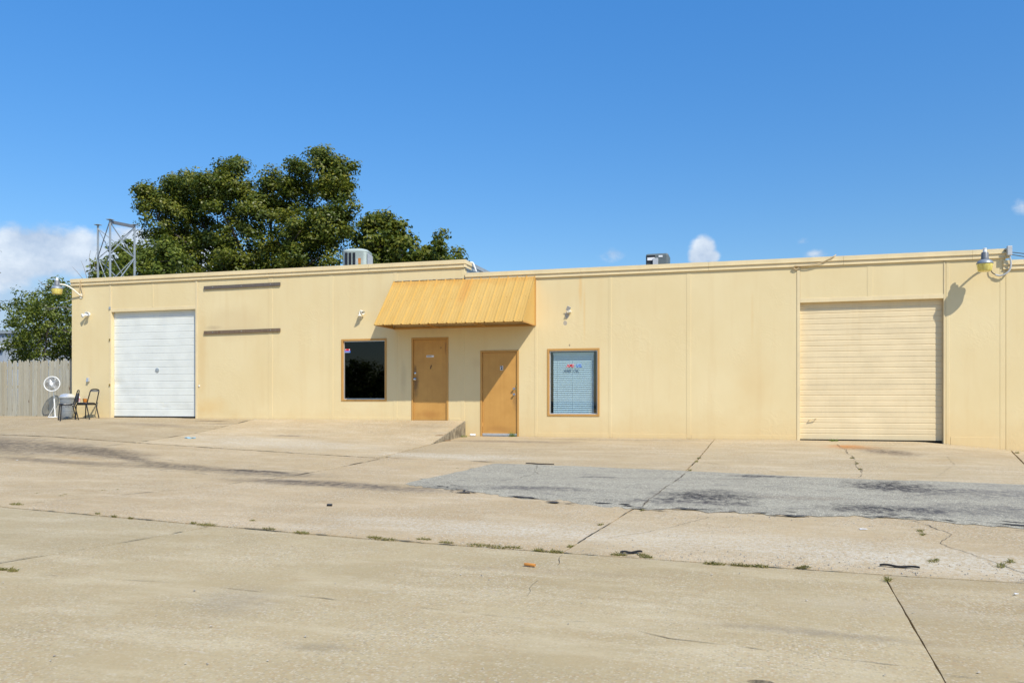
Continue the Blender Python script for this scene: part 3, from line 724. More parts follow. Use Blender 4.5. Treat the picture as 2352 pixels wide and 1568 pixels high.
PANELS = [(-13.85,-12.47,.1,T1-FH,None),(-12.40,-10.935,G1[3],T1-FH,None),(-10.935,-9.47,G1[3],T1-FH,None),(-9.40,-6.985,.1,T1-FH,None),
  (-6.985,-5.12,.1,T1-FH,None),(-5.12,-3.19,.1,T1-FH,W1),(-3.19,-1.30,.1,T1-FH,(D1[0],D1[1],.12,D1[3])),
  (-1.30,.64,-.12,T2-FH,(D2[0],D2[1],-.1,D2[3])),(.64,2.545,-.12,T2-FH,W2),(2.545,4.445,-.12,T2-FH,None),(4.445,6.935,-.12,T2-FH,None),
  (6.965,8.49,G2[3],T2-FH,None),(8.49,9.98,G2[3],T2-FH,None),(10.01,11.21,-.3,T2-FH,None),(11.21,16.5,-.5,T3-FH,None)]
for (x0, x1, z0, z1, h) in PANELS:
    panel_with_hole(x0+g, x1-g, z0, z1, h).build('wall_panel', M['wall'], bld)
def strip(x0, x1, z0, z1, proud=.0045, name='batten', mat='wall', y1=.02, bev=.003):
    return MB().box(x0, x1, -proud, y1, z0, z1).build(name, M[mat], bld, bevel=bev)
# vertical battens over the joints
for xc, w, z0, z1 in [(-10.94,.07,G1[3]+.11,T1-FH),(-7.02,.13,.2,T1-FH),(-5.14,.12,.2,T1-FH),(-3.24,.11,.2,T1-FH),(-1.33,.10,.2,T1-FH-.01),(.63,.07,.0,T2-FH),
                      (2.53,.07,.0,T2-FH),(4.43,.10,.0,T2-FH),(8.47,.12,G2[3]+.09,T2-FH),(11.15,.11,-.3,T2-FH)]:
    strip(xc-w/2, xc+w/2, z0, z1-.002)
# door jambs and headers of the garage openings
for (a, b, c, d), top in ((G1, T1-FH), (G2, T2-FH)):
    MB().box(a-.068, a, -.012, .20, c-.4, top-.003).build('door_jamb', M['trim'], bld, bevel=.004)
    MB().box(b, b+.068 if b < 0 else b+.026, -.012, .20, c-.4, top-.003).build('door_jamb', M['trim'], bld, bevel=.004)
    MB().box(a+.001, b-.001, -.010, .15, d-.002, d+.095).build('door_header', M['trim'], bld, bevel=.004)
strip(10.04, 10.10, -.1, T2-FH-.002)
# base ledges along the foot of the panels
for x0, x1, z in [(-13.82,-12.49,.47),(-9.38,-7.10,.47),(-6.94,-5.21,.47),(-5.07,-3.31,.47),(-3.17,-2.80,.47),(-1.70,-1.40,.45),(.68,2.48,.10),(2.58,4.37,.10),(4.49,6.88,.10),(10.12,11.08,.11)]:
    strip(x0, x1, z-.5, z, .006, 'base_ledge')
# fascia: two stepped strips with drip lips, in sheets butted end to end
def fascia(cuts, top, x_end_l=0., mat='trim'):
    for a, b in zip(cuts, cuts[1:]):
        a2, b2 = a+.002, b-.002
        prof = [(.10, top-.004), (-.045, top), (-.045, top-.088), (-.058, top-.090), (-.058, top-.106), (-.030, top-.110), (-.030, top-.180), (-.042, top-.184), (-.042, top-FH), (.10, top-FH)]
        n = max(2, int((b2-a2)/.5)); xs = [a2+(b2-a2)*i/n for i in range(n+1)]
        sd = random.random()*50
        mb = MB().extrude_x(prof, xs, lambda x, z: .004*mnoise.noise(Vector((x*.9, z*4, sd))))
        k = len(prof); mb.f.append(tuple(range(k))); mb.f.append(tuple(len(mb.v)-k+i for i in range(k))[::-1])
        mb.build('fascia', M[mat], bld)
fascia([-13.87,-10.2,-7.06,-4.0,-1.255], T1)
fascia([-1.252,1.8,4.9,7.9,10.55,11.28], T2)
fascia([11.15,14.2,16.6], T3)
# end of the high unit's fascia returning along the roof step
prof = [(0, T1-.002), (.045, T1-.002), (.045, T1-.088), (.058, T1-.09), (.058, T1-.106), (.03, T1-.11), (.03, T1-.18), (.042, T1-.184), (.042, T1-FH), (0, T1-FH)]
for y0, y1, mt in ((-.040, .5, 'trim'), (.504, 3.2, 'galv_dull'), (3.204, 17.9, 'galv')):
    mb = MB(); k = len(prof)
    for y in (y0, y1):
        for (q, z) in prof: mb.v.append((-1.30+q+.003, y, z))
    for j in range(k-1): mb.f.append((j, j+1, k+j+1, k+j))
    mb.f.append(tuple(range(k))); mb.f.append(tuple(range(k, 2*k))[::-1])
    mb.build('fascia', M[mt], bld)
MB().box(-1.50, -1.304, .23, 18, .1, T1-FH-.002).build('step_wall', M['galv_dull'], bld)
MB().box(-13.85, -13.65, .23, 18, .1, T1-.02).build('side_wall', M['wall'], bld)
MB().box(16.3, 16.5, .23, 18, -.4, T3-.02).build('side_wall', M['wall'], bld)
MB().box(-13.85, 16.5, 18.01, 18.2, -.2, T3-.1).build('rear_wall', M['wall'], bld)
MB().box(-13.64, -1.51, .23, 18, T1-.30, T1-.16).build('roof', M['roof'], bld)
MB().box(-1.29, 11.20, .23, 18, T2-.30, T2-.16).build('roof', M['roof'], bld)
MB().box(11.21, 16.29, .23, 18, T3-.30, T3-.16).build('roof', M['roof'], bld)
# rooms behind the two windows
for (a, b, c, d), mt, dep in ((W1, 'interior', 2.2), (W2, 'interior2', 1.2)):
    x0, x1, z0, z1 = a-.12, b+.12, c-.12, d+.12
    y0, y1 = D+.002, D+dep
    MB().add([(x0,y0,z0),(x1,y0,z0),(x1,y0,z1),(x0,y0,z1),(x0,y1,z0),(x1,y1,z0),(x1,y1,z1),(x0,y1,z1)], [(4,5,6,7),(0,1,5,4),(3,7,6,2),(0,4,7,3),(1,2,6,5)]).build('room', M[mt], bld)
# interior closure behind doors
MB().box(-13.6, 16.2, .9, .95, -.3, 3.6)

# ---- garage doors
def garage_door(box, n, grooves, mat, label, dent, seal):
    a, b, c, d = box; y = .11
    e = bpy.data.objects.new('garage_door', None); COL.objects.link(e); e.location = ((a+b)/2, y, c); adopt(e, bld); e['label'] = label
    z0 = c+(.055 if seal else .012); H = (d-z0)/n
    xs = [a+.004+(b-a-.008)*i/44 for i in range(45)]
    for k in range(n):
        zb = z0+k*H+.0025; zt = z0+(k+1)*H-.0025; pf = [(y+.03, zb), (y, zb)]
        for (f, w, dp) in sorted(grooves):
            zc = zb+(zt-zb)*f
            pf += [(y, zc-w/2), (y+dp, zc-w*.15), (y+dp, zc+w*.25), (y, zc+w/2)]
        pf += [(y, zt), (y+.03, zt)]
        sd = k*7.7+a
        MB().extrude_x(pf, xs, lambda x, z: .0035*mnoise.noise(Vector((x*1.1, z*1.6, sd)))+dent(x, z)).build('door_section', M[mat], e, fix=False)
    if seal: MB().box(a+.006, b-.006, y-.006, y+.03, c-.03, z0-.002).build('bottom_seal', M['rubber'], e)
    MB().box(a, b, y+.05, y+.06, c-.05, d+.02).build('door_backing', M['interior'], e)
    return e
def dent1(x, z):
    q = 0
    for (cx, cz, r, h) in [(-12.30,1.42,.22,.022),(-12.05,1.15,.25,.014),(-11.7,1.0,.16,-.010),(-10.6,.72,.12,.012),(-9.9,.62,.3,.012),(-11.2,.6,.2,.008)]:
        q += h*math.exp(-(((x-cx)/r)**2+((z-cz)/(r*.55))**2))
    return q
def dent2(x, z):
    q = 0
    for (cx, cz, r, h) in [(8.35,.68,.28,.012),(8.2,.52,.18,.010)]:
        q += h*math.exp(-(((x-cx)/r)**2+((z-cz)/(r*.3))**2))
    return q
gd1 = garage_door(G1, 5, [(.10,.010,.0035),(.19,.010,.0035),(.325,.024,.010),(.43,.010,.0035),(.53,.010,.0035),(.655,.024,.010),(.77,.010,.0035),(.87,.010,.0035)], 'white_door', 'white ribbed sectional garage door with dents low down', dent1, True)
gd2 = garage_door(G2, 5, [(.20,.028,.0075),(.40,.028,.0075),(.60,.028,.0075),(.80,.028,.0075)], 'tan_door', 'tan ribbed sectional garage door', dent2, False)
c = at(361, 850, .10)
mb = MB().lathe([(.058,0),(.066,.006),(.066,.016),(.052,.020)], 20, (c.x, .112, c.z), Matrix.Rotation(R(90), 3, 'X')); mb.build('lock_plate', M['galv_dull'], gd1, True)
c = at(1867, 961, .1)
mb = MB().tube([(c.x-.075,.11,c.z-.03),(c.x-.075,.06,c.z-.03),(c.x+.075,.055,c.z+.01),(c.x+.075,.11,c.z+.01)], .010, 8); mb.build('handle', M['trim'], gd2, True)
for z in (1.38, 2.72):
    MB().box(-12.462,-12.43,-.035,-.012,z-.03,z+.03).build('latch', M['brass'], gd1)
MB().box(-12.47,-12.41,-.03,-.012,3.62,3.70).build('bracket', M['galv_dull'], gd1)

# ---- personnel doors
def door(box, label, hinge_right, num):
    a, b, c, d = box
    e = bpy.data.objects.new('door', None); COL.objects.link(e); e.location = ((a+b)/2, 0, c); adopt(e, bld); e['label'] = label
    f = .052
    fr = MB().box(a+.002, a+f, -.012, .14, c-.02, d-.002).box(b-f, b-.002, -.012, .14, c-.02, d-.002).box(a+f, b-f, -.012, .14, d-f, d-.002)
    fr.build('frame', M['ochre_frame'], e, bevel=.004)
    zl = c+(.045 if not hinge_right else .012)
    MB().box(a+f+.005, b-f-.005, .022, .066, zl, d-f-.006).build('leaf', M['ochre'], e, bevel=.003)
    MB().box(a+f, b-f, .03, .16, c-.05, c+.010).build('threshold', M['alu'] if not hinge_right else M['dirt'], e)
    if not hinge_right: MB().box(a+f+.006, b-f-.006, .012, .0215, c+.012, c+.06).build('door_sweep', M['alu'], e)
    xh = b-f-.003 if hinge_right else a+f+.003
    for q in (.13, .52, .88):
        z = c+(d-c)*q
        MB().lathe([(.011,-.055),(.011,.055)], 8, (xh, .012, z)).build('hinge', M['ochre_frame'], e, True)
    return e
d1 = door(D1, 'ochre steel door numbered 1 at the top of the ramp', True, '1')
d2 = door(D2, 'ochre steel door numbered 2 at lot level', False, '2')
ROT = Matrix.Rotation(R(90), 3, 'X')
def knob(parent, x, z, mat, r=.028, name='knob'):
    MB().lathe([(.033,-.001),(.033,.008),(.012,.012),(.012,.036),(r*.8,.040),(r,.052),(r*.9,.066),(r*.4,.073)], 16, (x, .022, z), ROT).build(name, mat, parent, True)
kx = at(951, 869, .02); knob(d1, kx.x+.03, kx.z-.02, M['steel'])
kx = at(951, 860, .02); MB().lathe([(.03,0),(.03,.012),(.022,.018)], 16, (kx.x+.03, .022, kx.z+.035), ROT).build('deadbolt', M['steel'], d1, True)
kx = at(1181, 893, .02); knob(d2, kx.x, kx.z, M['steel'])
kx = at(1181, 906, .02); knob(d2, kx.x, kx.z, M['steel'], .026)
kx = at(1187, 891, .02); MB().box(kx.x-.022, kx.x+.026, .006, .021, kx.z-.085, kx.z+.085).build('latch_guard', M['brass'], d2, bevel=.004)
p = at(988, 818, .02)
MB().box(p.x-.105, p.x+.105, .018, .0212, p.z-.026, p.z+.026).build('name_plate', M['paper'], d1)
MB().box(p.x-.095, p.x+.045, .0165, .0172, p.z-.009, p.z+.006).build('print_line', M['print'], d1)
p = at(989, 843, .02); put_text('numeral', '1', .135, (p.x, .017, p.z), M['print'], d1, shear=.22, bold=.004)
p = at(1152, 845, .02)
MB().box(p.x-.040, p.x+.040, .0185, .0214, p.z-.056, p.z+.056).build('number_plate', M['paper'], d2)
put_text('numeral', '2', .125, (p.x, .0155, p.z), M['print'], d2, bold=.004)

# ---- windows
def window(box, label, glass):
    a, b, c, d = box
    e = bpy.data.objects.new('window', None); COL.objects.link(e); e.location = ((a+b)/2, 0, c); adopt(e, bld); e['label'] = label
    f = .052
    MB().box(a+.002, a+f, -.014, .10, c+.002, d-.002).box(b-f, b-.002, -.014, .10, c+.002, d-.002).box(a+f, b-f, -.014, .10, d-f, d-.002).box(a+f, b-f, -.014, .10, c+.002, c+f).build('frame', M['ochre_frame'], e, bevel=.004)
    a, b, c, d = a+f, b-f, c+f, d-f; k = .022
    MB().box(a, a+k, .035, .09, c, d).box(b-k, b, .035, .09, c, d).box(a+k, b-k, .035, .09, d-k, d).box(a+k, b-k, .035, .09, c, c+k).build('sash', M['alu'], e)
    MB().add([(a+k-.002,.060,c+k-.002),(b-k+.002,.060,c+k-.002),(b-k+.002,.060,d-k+.002),(a+k-.002,.060,d-k+.002)], [(0,1,2,3)]).build('pane', glass, e, fix=False)
    return e, (a+k, b-k, c+k, d-k)
w1, in1 = window(W1, 'dark tinted window in an ochre frame with a sticker in one corner', M['glass_dark'])
w2, in2 = window(W2, 'window in an ochre frame with a blind behind the glass', M['glass'])
p = at(798, 805, .05)
MB().box(p.x-.075, p.x+.075, .053, .0575, p.z-.005, p.z+.045).build('sticker', M['red'], w1)
MB().box(p.x-.085, p.x+.085, .053, .0575, p.z-.055, p.z-.006).build('sticker', M['blue'], w1)
MB().box(p.x-.075, p.x+.065, .0515, .0527, p.z-.050, p.z-.040).box(p.x-.07, p.x-.04, .0515, .0527, p.z+.02, p.z+.04).box(p.x+.045, p.x+.07, .0515, .0527, p.z+.005, p.z+.04).build('sticker_print', M['paper'], w1)
p = at(1318, 840, .05)
put_text('decal', 'AMS', .112, (p.x-.10, .0535, p.z), M['red'], w2, shear=.3, bold=.003, sx=.88)
put_text('decal', 'OIL', .112, (p.x+.125, .0535, p.z), M['blue'], w2, shear=.3, bold=.003, sx=.88)
put_text('decal_edge', 'AMS', .116, (p.x-.10, .056, p.z), M['paper'], w2, shear=.3, bold=.0035, sx=.86)
put_text('decal_edge', 'OIL', .116, (p.x+.125, .056, p.z), M['paper'], w2, shear=.3, bold=.0035, sx=.86)
bl = thing('window_blind', ((in2[0]+in2[1])/2, .16, in2[2]), 'pale slatted blind hanging behind the window marked with a decal', 'blind')
bx0, bx1 = in2[0]+.055, in2[1]-.10; ztop = in2[3]-.02
MB().box(bx0-.01, bx1+.01, .13, .17, ztop-.05, ztop).build('headrail', M['blind'], bl)
for i in range(31):
    z = ztop-.075-i*.0478
    if z < in2[2]+.02: break
    mb = MB(); m = Matrix.Rotation(R(50 if i > 2 else 72), 3, 'X')
    pr = [(-.029,0),(-.014,.0045),(.0,.006),(.014,.0045),(.029,0)]
    ring = [m @ Vector((0, y, zz)) for y, zz in pr]
    for x in (bx0+random.uniform(-.002,.002), bx1+random.uniform(-.003,.003)):
        for q in ring: mb.v.append((x, .150+q.y, z+q.z))
    for j in range(4): mb.f.append((j, j+1, 6+j, 5+j))
    mb.build('slat', M['blind'], bl, True, fix=False)
for x in (bx0+.12, (bx0+bx1)/2, bx1-.05):
    MB().tube([(x, .122, ztop-.05), (x, .122, in2[2]+.03)], .0025, 5).build('ladder_cord', M['blind'], bl)
MB().box(bx0, bx1, .135, .165, in2[2]+.012, in2[2]+.03).build('bottom_rail', M['blind'], bl)

# ================================================================== AWNING
AX0, AX1, AZT, AZB, AYF = -3.29, .615, 4.07, 2.815, -1.20
aw = thing('awning', ((AX0+AX1)/2, -.6, AZB), 'ochre ribbed metal awning sloping over the two doors', 'awning')
sl_len = math.hypot(-AYF, AZT-AZB)
dn = Vector((0, AYF/sl_len, (AZB-AZT)/sl_len)); up_n = Vector((0, -(AZT-AZB)/sl_len, -AYF/sl_len))
if up_n.z < 0: up_n = -up_n
NP = 16
xr_ = [AX0+(AX1-AX0)*i/NP for i in range(NP+1)]
top0 = Vector((0, -.012, AZT))
def aw_pt(x, s, h): q = top0+dn*s+up_n*h; return (x, q.y, q.z)
for i in range(NP):
    a, b = xr_[i], xr_[i+1]; w = b-a
    pr = [(0,0),(.010,.026),(.034,.026),(.046,0),(w*.40,0),(w*.42,.004),(w*.48,.004),(w*.50,0),(w*.68,0),(w*.70,.004),(w*.76,.004),(w*.78,0),(w,0)]
    mb = MB(); k = len(pr); ss = [0, .3, .6, .9, 1.2, 1.5, sl_len+random.uniform(-.006,.006)]
    for s in ss:
        for (x, h) in pr: mb.v.append(aw_pt(a+x, s, h+.003*mnoise.noise(Vector((a*3+x, s, 1)))))
    for r_ in range(len(ss)-1):
        for j in range(k-1): mb.f.append((r_*k+j, r_*k+j+1, (r_+1)*k+j+1, (r_+1)*k+j))
    pn = mb.build('panel', M['awning'], aw)
    so = pn.modifiers.new('thick', 'SOLIDIFY'); so.thickness = .004; so.offset = -1
    mb = MB()
    for s in (.05, .80, sl_len-.05):
        q = aw_pt(a+w*.58, s, .004); mb.obox(q, (.006,.006,.006))
    mb.build('screws', M['ochre_frame'], aw)['kind'] = 'stuff'
for x, nm in ((AX1-.004, 'end_panel'), (AX0+.004, 'end_panel')):
    mb = MB()
    A = [(x,-.014,AZT-.02),(x,-.014,AZB+.0),(x,AYF+.01,AZB+.0)]
    B_ = [(q[0]-.003 if x > 0 else q[0]+.003, q[1], q[2]) for q in A]
    mb.add(A+B_, [(0,1,2),(5,4,3),(0,3,4,1),(1,4,5,2),(2,5,3,0)]); mb.build(nm, M['awning'], aw)
MB().bar((AX1+.001,-.012,AZT),(AX1+.001,AYF-.004,AZB+.005),.012,.05).build('edge_trim', M['awning'], aw)
MB().bar((AX1+.006,-.022,AZT-.03),(AX1+.006,-.022,AZB-.005),.03,.022).build('edge_trim', M['ochre_frame'], aw)
MB().box(AX0+.01, AX1-.01, AYF+.012, AYF+.045, AZB-.012, AZB+.028).build('front_rail', M['ochre_frame'], aw)
MB().box(AX0+.01, AX1-.01, -.05, -.014, AZB-.012, AZB+.028).build('wall_rail', M['ochre_frame'], aw)
for x in (AX0+.02, AX0+1.3, AX0+2.6, AX1-.03):
    MB().box(x, x+.03, AYF+.046, -.051, AZB-.008, AZB+.024).build('cross_rail', M['ochre_frame'], aw)
pts = [(AX0+.0+(AX1-AX0)*i/60, -.016, AZT+.012+.012*mnoise.noise(Vector((i*.7, 2, 0)))) for i in range(61)]
MB().tube(pts, [.011+.006*mnoise.noise(Vector((i*.9, 7, 0))) for i in range(61)], 6).build('sealant_bead', simple('old_sealant', (.28, .23, .16), .9, var=.4, scale=20), aw, True)

# ================================================================== WALL FITTINGS
# timber sign battens
for (pa, pb, mt, lab) in (((468,661),(643,652),'timber_dark','grey weathered timber batten, the upper of two on the tan wall'), ((468,764),(643,757.5),'timber_brown','brown weathered timber batten, the lower of two on the tan wall')):
    a, b = at(*pa, -.04), at(*pb, -.04)
    t = thing('timber_batten', ((a.x+b.x)/2, -.02, a.z), lab, 'batten')
    n = 14; mb = MB(); h = .047
    for i in range(n+1):
        x = a.x+(b.x-a.x)*i/n; z = a.z+(b.z-a.z)*i/n; k = .004*mnoise.noise(Vector((x*2, a.z, 0)))
        for (y, q) in ((-.042, -h), (-.045, h), (-.008, h), (-.008, -h)): mb.v.append((x, y+k*.6, z+q+k))
    for i in range(n):
        for j in range(4): mb.f.append((4*i+j, 4*i+(j+1)%4, 4*i+4+(j+1)%4, 4*i+4+j))
    mb.f.append((0,1,2,3)); mb.f.append((4*n+3,4*n+2,4*n+1,4*n))
    mb.build('board', M[mt], t, bevel=.003)
    for x in (a.x+.3, (a.x+b.x)/2, b.x-.3): MB().lathe([(.012,0),(.010,.006)], 8, (x, -.044, a.z+(b.z-a.z)*(x-a.x)/(b.x-a.x)+.005), ROT).build('bolt', M['galv_dull'], t)
# twin flood lights
def flood(p, label, aims, mats):
    t = thing('flood_light', (p.x, 0, p.z), label, 'flood light', 'twin flood lights on the tan wall')
    MB().lathe([(.058,.001),(.058,.014),(.046,.026)], 14, (p.x, -.0, p.z), ROT).build('mount', mats, t, True)
    for i, (off, aim) in enumerate(aims):
        a = Vector((p.x, -.02, p.z)); j = a+Vector(off); d = Vector(aim).normalized()
        arm = MB().tube([a, a.lerp(j, .6)+Vector((0, 0, -.01)), j], .012, 8)
        arm.build('swivel_arm', mats, t, True)
        hd = MB().lathe([(.010,-.035),(.026,-.028),(.030,.0),(.034,.03),(.052,.075),(.060,.105),(.055,.108),(.045,.085),(.01,.06)], 16, j, axis_to(d), caps=False)
        hd.build('lamp_head', mats, t, True)
    return t
flood(at(204, 722), 'pair of white spotlights beside the white garage door', [((-.055,-.05,-.02), (-.5,-.75,-.35)), ((.05,-.06,.035), (.35,-.9,-.3))], M['white'])
flood(at(829, 718), 'pair of cream spotlights between the dark window and the awning', [((.045,-.06,.03), (.8,-.4,-.45)), ((.01,-.06,-.04), (.25,-.5,-.9))], M['cream'])
p = at(1309, 716)
t = thing('lamp_bracket', (p.x, 0, p.z), 'broken lamp bracket over the blind window with paint flaked off', 'bracket')
MB().lathe([(.040,.001),(.040,.03),(.02,.036)], 12, (p.x-.03, 0, p.z), ROT).build('mount', M['cream'], t, True)
MB().box(p.x-.015, p.x+.045, -.11, -.02, p.z-.02, p.z+.03).build('socket', M['cream'], t, bevel=.006)
MB().obox((p.x-.05, -.06, p.z-.02), (.012,.05,.012), Matrix.Rotation(.5, 3, 'Z')).build('stub', M['cream'], t)
MB().obox((p.x-.02, -.085, p.z+.07), (.05,.006,.06), Matrix.Rotation(.5, 3, 'Y') @ Matrix.Rotation(.4, 3, 'X')).build('torn_shield', M['ltgray'], t)

# dusk-to-dawn lamps on curved arms
def yard_lamp(pos3, base, label, s=1.):
    t = thing('yard_lamp', pos3, label, 'lamp')
    c = Vector(pos3)
    def L(prof, nm, mat, n=22): return MB().lathe([(r*s, z*s) for r, z in prof], n, c).build(nm, mat, t, True)
    L([(.118,-.10),(.135,-.085),(.157,.055),(.150,.058)], 'lens', M['lens'])
    L([(.152,.058),(.166,.062),(.166,.075),(.135,.125),(.088,.150),(.075,.152)], 'reflector', M['galv'])
    L([(.074,.150),(.078,.175),(.074,.185),(.071,.29),(.062,.305),(.040,.31)], 'housing', M['gray'])
    L([(.041,.31),(.041,.345),(.034,.347),(.034,.375),(.038,.378),(.038,.395),(.02,.40)], 'photocell', M['white'])
    b = Vector(base); j = c+Vector((0,0,.20*s)); toward = (Vector((b.x, b.y, 0))-Vector((c.x, c.y, 0))).normalized()
    j0 = j+toward*.06
    path = []
    ctrl = [j0, j0+toward*.25+Vector((0,0,.02)), b.lerp(j0, .35)+Vector((0,0,.06)), b]
    for i in range(17):
        q = i/16; path.append((1-q)**3*ctrl[0]+3*q*(1-q)**2*ctrl[1]+3*q*q*(1-q)*ctrl[2]+q**3*ctrl[3])
    MB().tube(path, .021, 10).build('arm', M['cream'], t, True)
    MB().obox(j+toward*.05, (.03,.03,.025), zrot(math.atan2(toward.y, toward.x))).build('clamp', M['ltgray'], t, bevel=.004)
    MB().box(b.x-.045, b.x+.045, -.022, -.001, b.z-.075, b.z+.075).build('wall_plate', M['cream'], t, bevel=.006)
    return t
def solve_lamp(px, py, spx, spy):
    S = at(spx, spy); best = None
    for i in range(20, 140):
        q = S+SUN*(i*.01); v = Vector((q.x-CAM[0], q.y-CAM[1])); dep = v.x*DV[0]+v.y*DV[1]
        X = CX+FPX*(v.x*RV[0]+v.y*RV[1])/dep; Yp = HZ-FPX*(q.z-CAM[2])/dep
        e = math.hypot(X-px, Yp-py)
        if best is None or e < best[0]: best = (e, q)
    return best[1]
lp = solve_lamp(2254, 606, 2189, 696)
yard_lamp(lp, (at(2273,612).x, -.02, at(2273,612).z), 'yellow lensed yard lamp on a curved arm over the tan garage door', 1.0)
lp2 = at(131, 668, lp.y)
yard_lamp(lp2, (at(187,680).x, -.02, at(187,680).z), 'yellow lensed yard lamp on a curved arm at the fence corner', 1.0)
# cables
def cable(name, pts, r, mat, label, cat='cable', smooth=True):
    P = [Vector(p) for p in pts]; Q = []
    for i in range(len(P)-1):
        p0, p1, p2, p3 = P[max(0,i-1)], P[i], P[i+1], P[min(len(P)-1,i+2)]
        for k in range(6):
            t = k/6; Q.append(.5*((2*p1)+(-p0+p2)*t+(2*p0-5*p1+4*p2-p3)*t*t+(-p0+3*p1-3*p2+p3)*t**3))
    Q.append(P[-1])
    o = MB().tube(Q, r, 7).build(name, mat, None, True); return tag(o, label, cat)
box_t = thing('conduit_box', at(2318, 576, -.09), 'grey conduit box with a bent pipe at the roof step', 'conduit')
q = at(2318, 576, -.10)
MB().box(q.x-.045, q.x+.045, -.16, -.062, q.z-.10, q.z+.10).build('box', M['ltgray'], box_t, bevel=.006)
cp = [at(2319,588,-.10), at(2322,604,-.09), at(2320,618,-.085), at(2311,628,-.08), at(2298,633,-.06), at(2286,631,-.05)]
o = cable('pipe', cp, .020, M['ltgray'], 'x'); del o['label']; del o['category']; adopt(o, box_t)
cable('lamp_cable', [at(2287,631,-.05), at(2279,626,-.05), at(2275,618,-.04)], .010, M['black'], 'short black cable joining conduit and yard lamp')
qa = at(2312, 575, -.09)
cable('power_cable', [at(2270,577,.05), at(2290,576,.04), (qa.x-.01,-.07,qa.z)], .008, M['wire'], 'thin black cable along the parapet top', 'cable')
cable('power_cable', [(q.x+.02,-.06,q.z-.02), (q.x+2.2,.8,q.z-.22), (q.x+5,2,q.z-.35), (q.x+12,5,q.z-.1)], .009, M['wire'], 'upper of two slack black cables leaving the conduit box', 'cable')
cable('power_cable', [(q.x+.02,-.06,q.z-.07), (q.x+2.2,.85,q.z-.35), (q.x+5,2.1,q.z-.5), (q.x+12,5.2,q.z-.2)], .009, M['wire'], 'lower of two slack black cables leaving the conduit box', 'cable')
cable('roof_cable', [at(1920,585,.06), at(1916,588,-.07), at(1902,596,-.07), at(1885,603,-.07), at(1862,609,-.07), at(1840,611,-.06), at(1826,611,-.06), at(1823,615,-.05), at(1828,619,-.04), at(1834,616,-.04), at(1833,612,-.05)], .011, M['wire_tan'], 'brown cable looped down over the fascia above the long wall')
cable('lamp_cable', [at(186,641,.04), at(185,642,-.07), at(183.5,652,-.072), at(183,662,-.06), at(184,676,-.04), at(189,681,-.035), at(190.5,676,-.035), at(187,662,-.05), at(185,651,-.07)], .010, M['wire_tan'], 'looped tan cable feeding the fence corner yard lamp')
# bent white vent pipe on the roof step
cable('vent_pipe', [at(1094,624,.5), at(1092,618,.5), at(1088,607,.5), at(1085.5,603.5,.5), at(1082,602.5,.5), at(1078,603.2,.5)], .022, M['white'], 'bent white pipe hooked over the roof step', 'pipe')
# outlet box
q = at(204, 872)
t = thing('outlet_box', (q.x, 0, q.z), 'small grey outlet box on the wall above the chairs', 'outlet')
MB().box(q.x-.035, q.x+.035, -.05, -.001, q.z-.06, q.z+.06).build('case', M['ltgray'], t, bevel=.005)
MB().obox((q.x, -.062, q.z-.005), (.032,.006,.055), Matrix.Rotation(-.15, 3, 'X')).build('cover', M['alu'], t)
q = at(458, 886)
o = MB().lathe([(.022,.001),(.024,.02),(.012,.028)], 10, (q.x, 0, q.z), ROT).build('door_button', M['white'], None, True)
tag(o, 'small white round button beside the white garage door', 'button')

# ================================================================== ROOF THINGS
def ac_round(px0, px1, ptop, pbot, Y):
    a, b = at(px0, pbot, Y), at(px1, pbot, Y); zt = at(px0, ptop, Y).z; w = (b.x-a.x)
    zr = T1-.155; cx, cy = (a.x+b.x)/2, Y+w/2
    t = thing('roof_ac_unit', (cx, cy, zr), 'pale green cooling unit with dark louvres on the higher roof', 'ac unit')
    m = zrot(R(12)); h = w*.46
    def ring(rr, z, bulge):
        out = []
        for k in range(32):
            ang = 2*math.pi*k/32; ca, sa = math.cos(ang), math.sin(ang)
            e = 5.; rad = (abs(ca)**e+abs(sa)**e)**(-1/e); out.append(m @ Vector((ca*rad*rr, sa*rad*rr, 0))+Vector((cx, cy, z)))
        return out
    mb = MB(); levels = [(h, zr), (h, zt-.10), (h*1.02, zt-.09), (h*1.02, zt-.06), (h*.9, zt-.015), (h*.55, zt+.03)]
    for r_, z in levels: mb.v += [tuple(q) for q in ring(r_, z, 0)]
    for i in range(len(levels)-1):
        for k in range(32): mb.f.append((i*32+k, i*32+(k+1)%32, (i+1)*32+(k+1)%32, (i+1)*32+k))
    mb.f.append(tuple((len(levels)-1)*32+k for k in range(32)))
    mb.build('cabinet', M['ac'], t, True)
    for i in range(3):
        u = -.62+.30*i
        c = m @ Vector((h*u, -h-.004, 0))+Vector((cx, cy, (zr+zt)/2-.03))
        MB().obox(c, (h*.105, .006, (zt-zr)/2-.10), m).build('louvre', M['print'], t)
    for (u, v, hw, hh, mt) in ((.42,.30,.16,.16,'orange'),(.42,-.02,.16,.07,'lens'),(.22,.2,.07,.18,'ltgray')):
        c = m @ Vector((h*u, -h-.005-.001*hw, 0))+Vector((cx, cy, (zr+zt)/2+.12+(zt-zr)*.25*v))
        MB().obox(c, (h*hw*.6, .004, (zt-zr)*hh*.5), m).build('label', M[mt], t)
    mb = MB()
    for k in range(10):
        c = m @ Vector((h+.004, -h*.8+k*h*.17, 0))+Vector((cx, cy, (zr+zt)/2-.03)); mb.obox(c, (.005, h*.05, (zt-zr)/2-.1), m)
    mb.build('side_louvres', M['ltgray'], t)['kind'] = 'stuff'
ac_round(777, 836, 572, 606, 3.0)
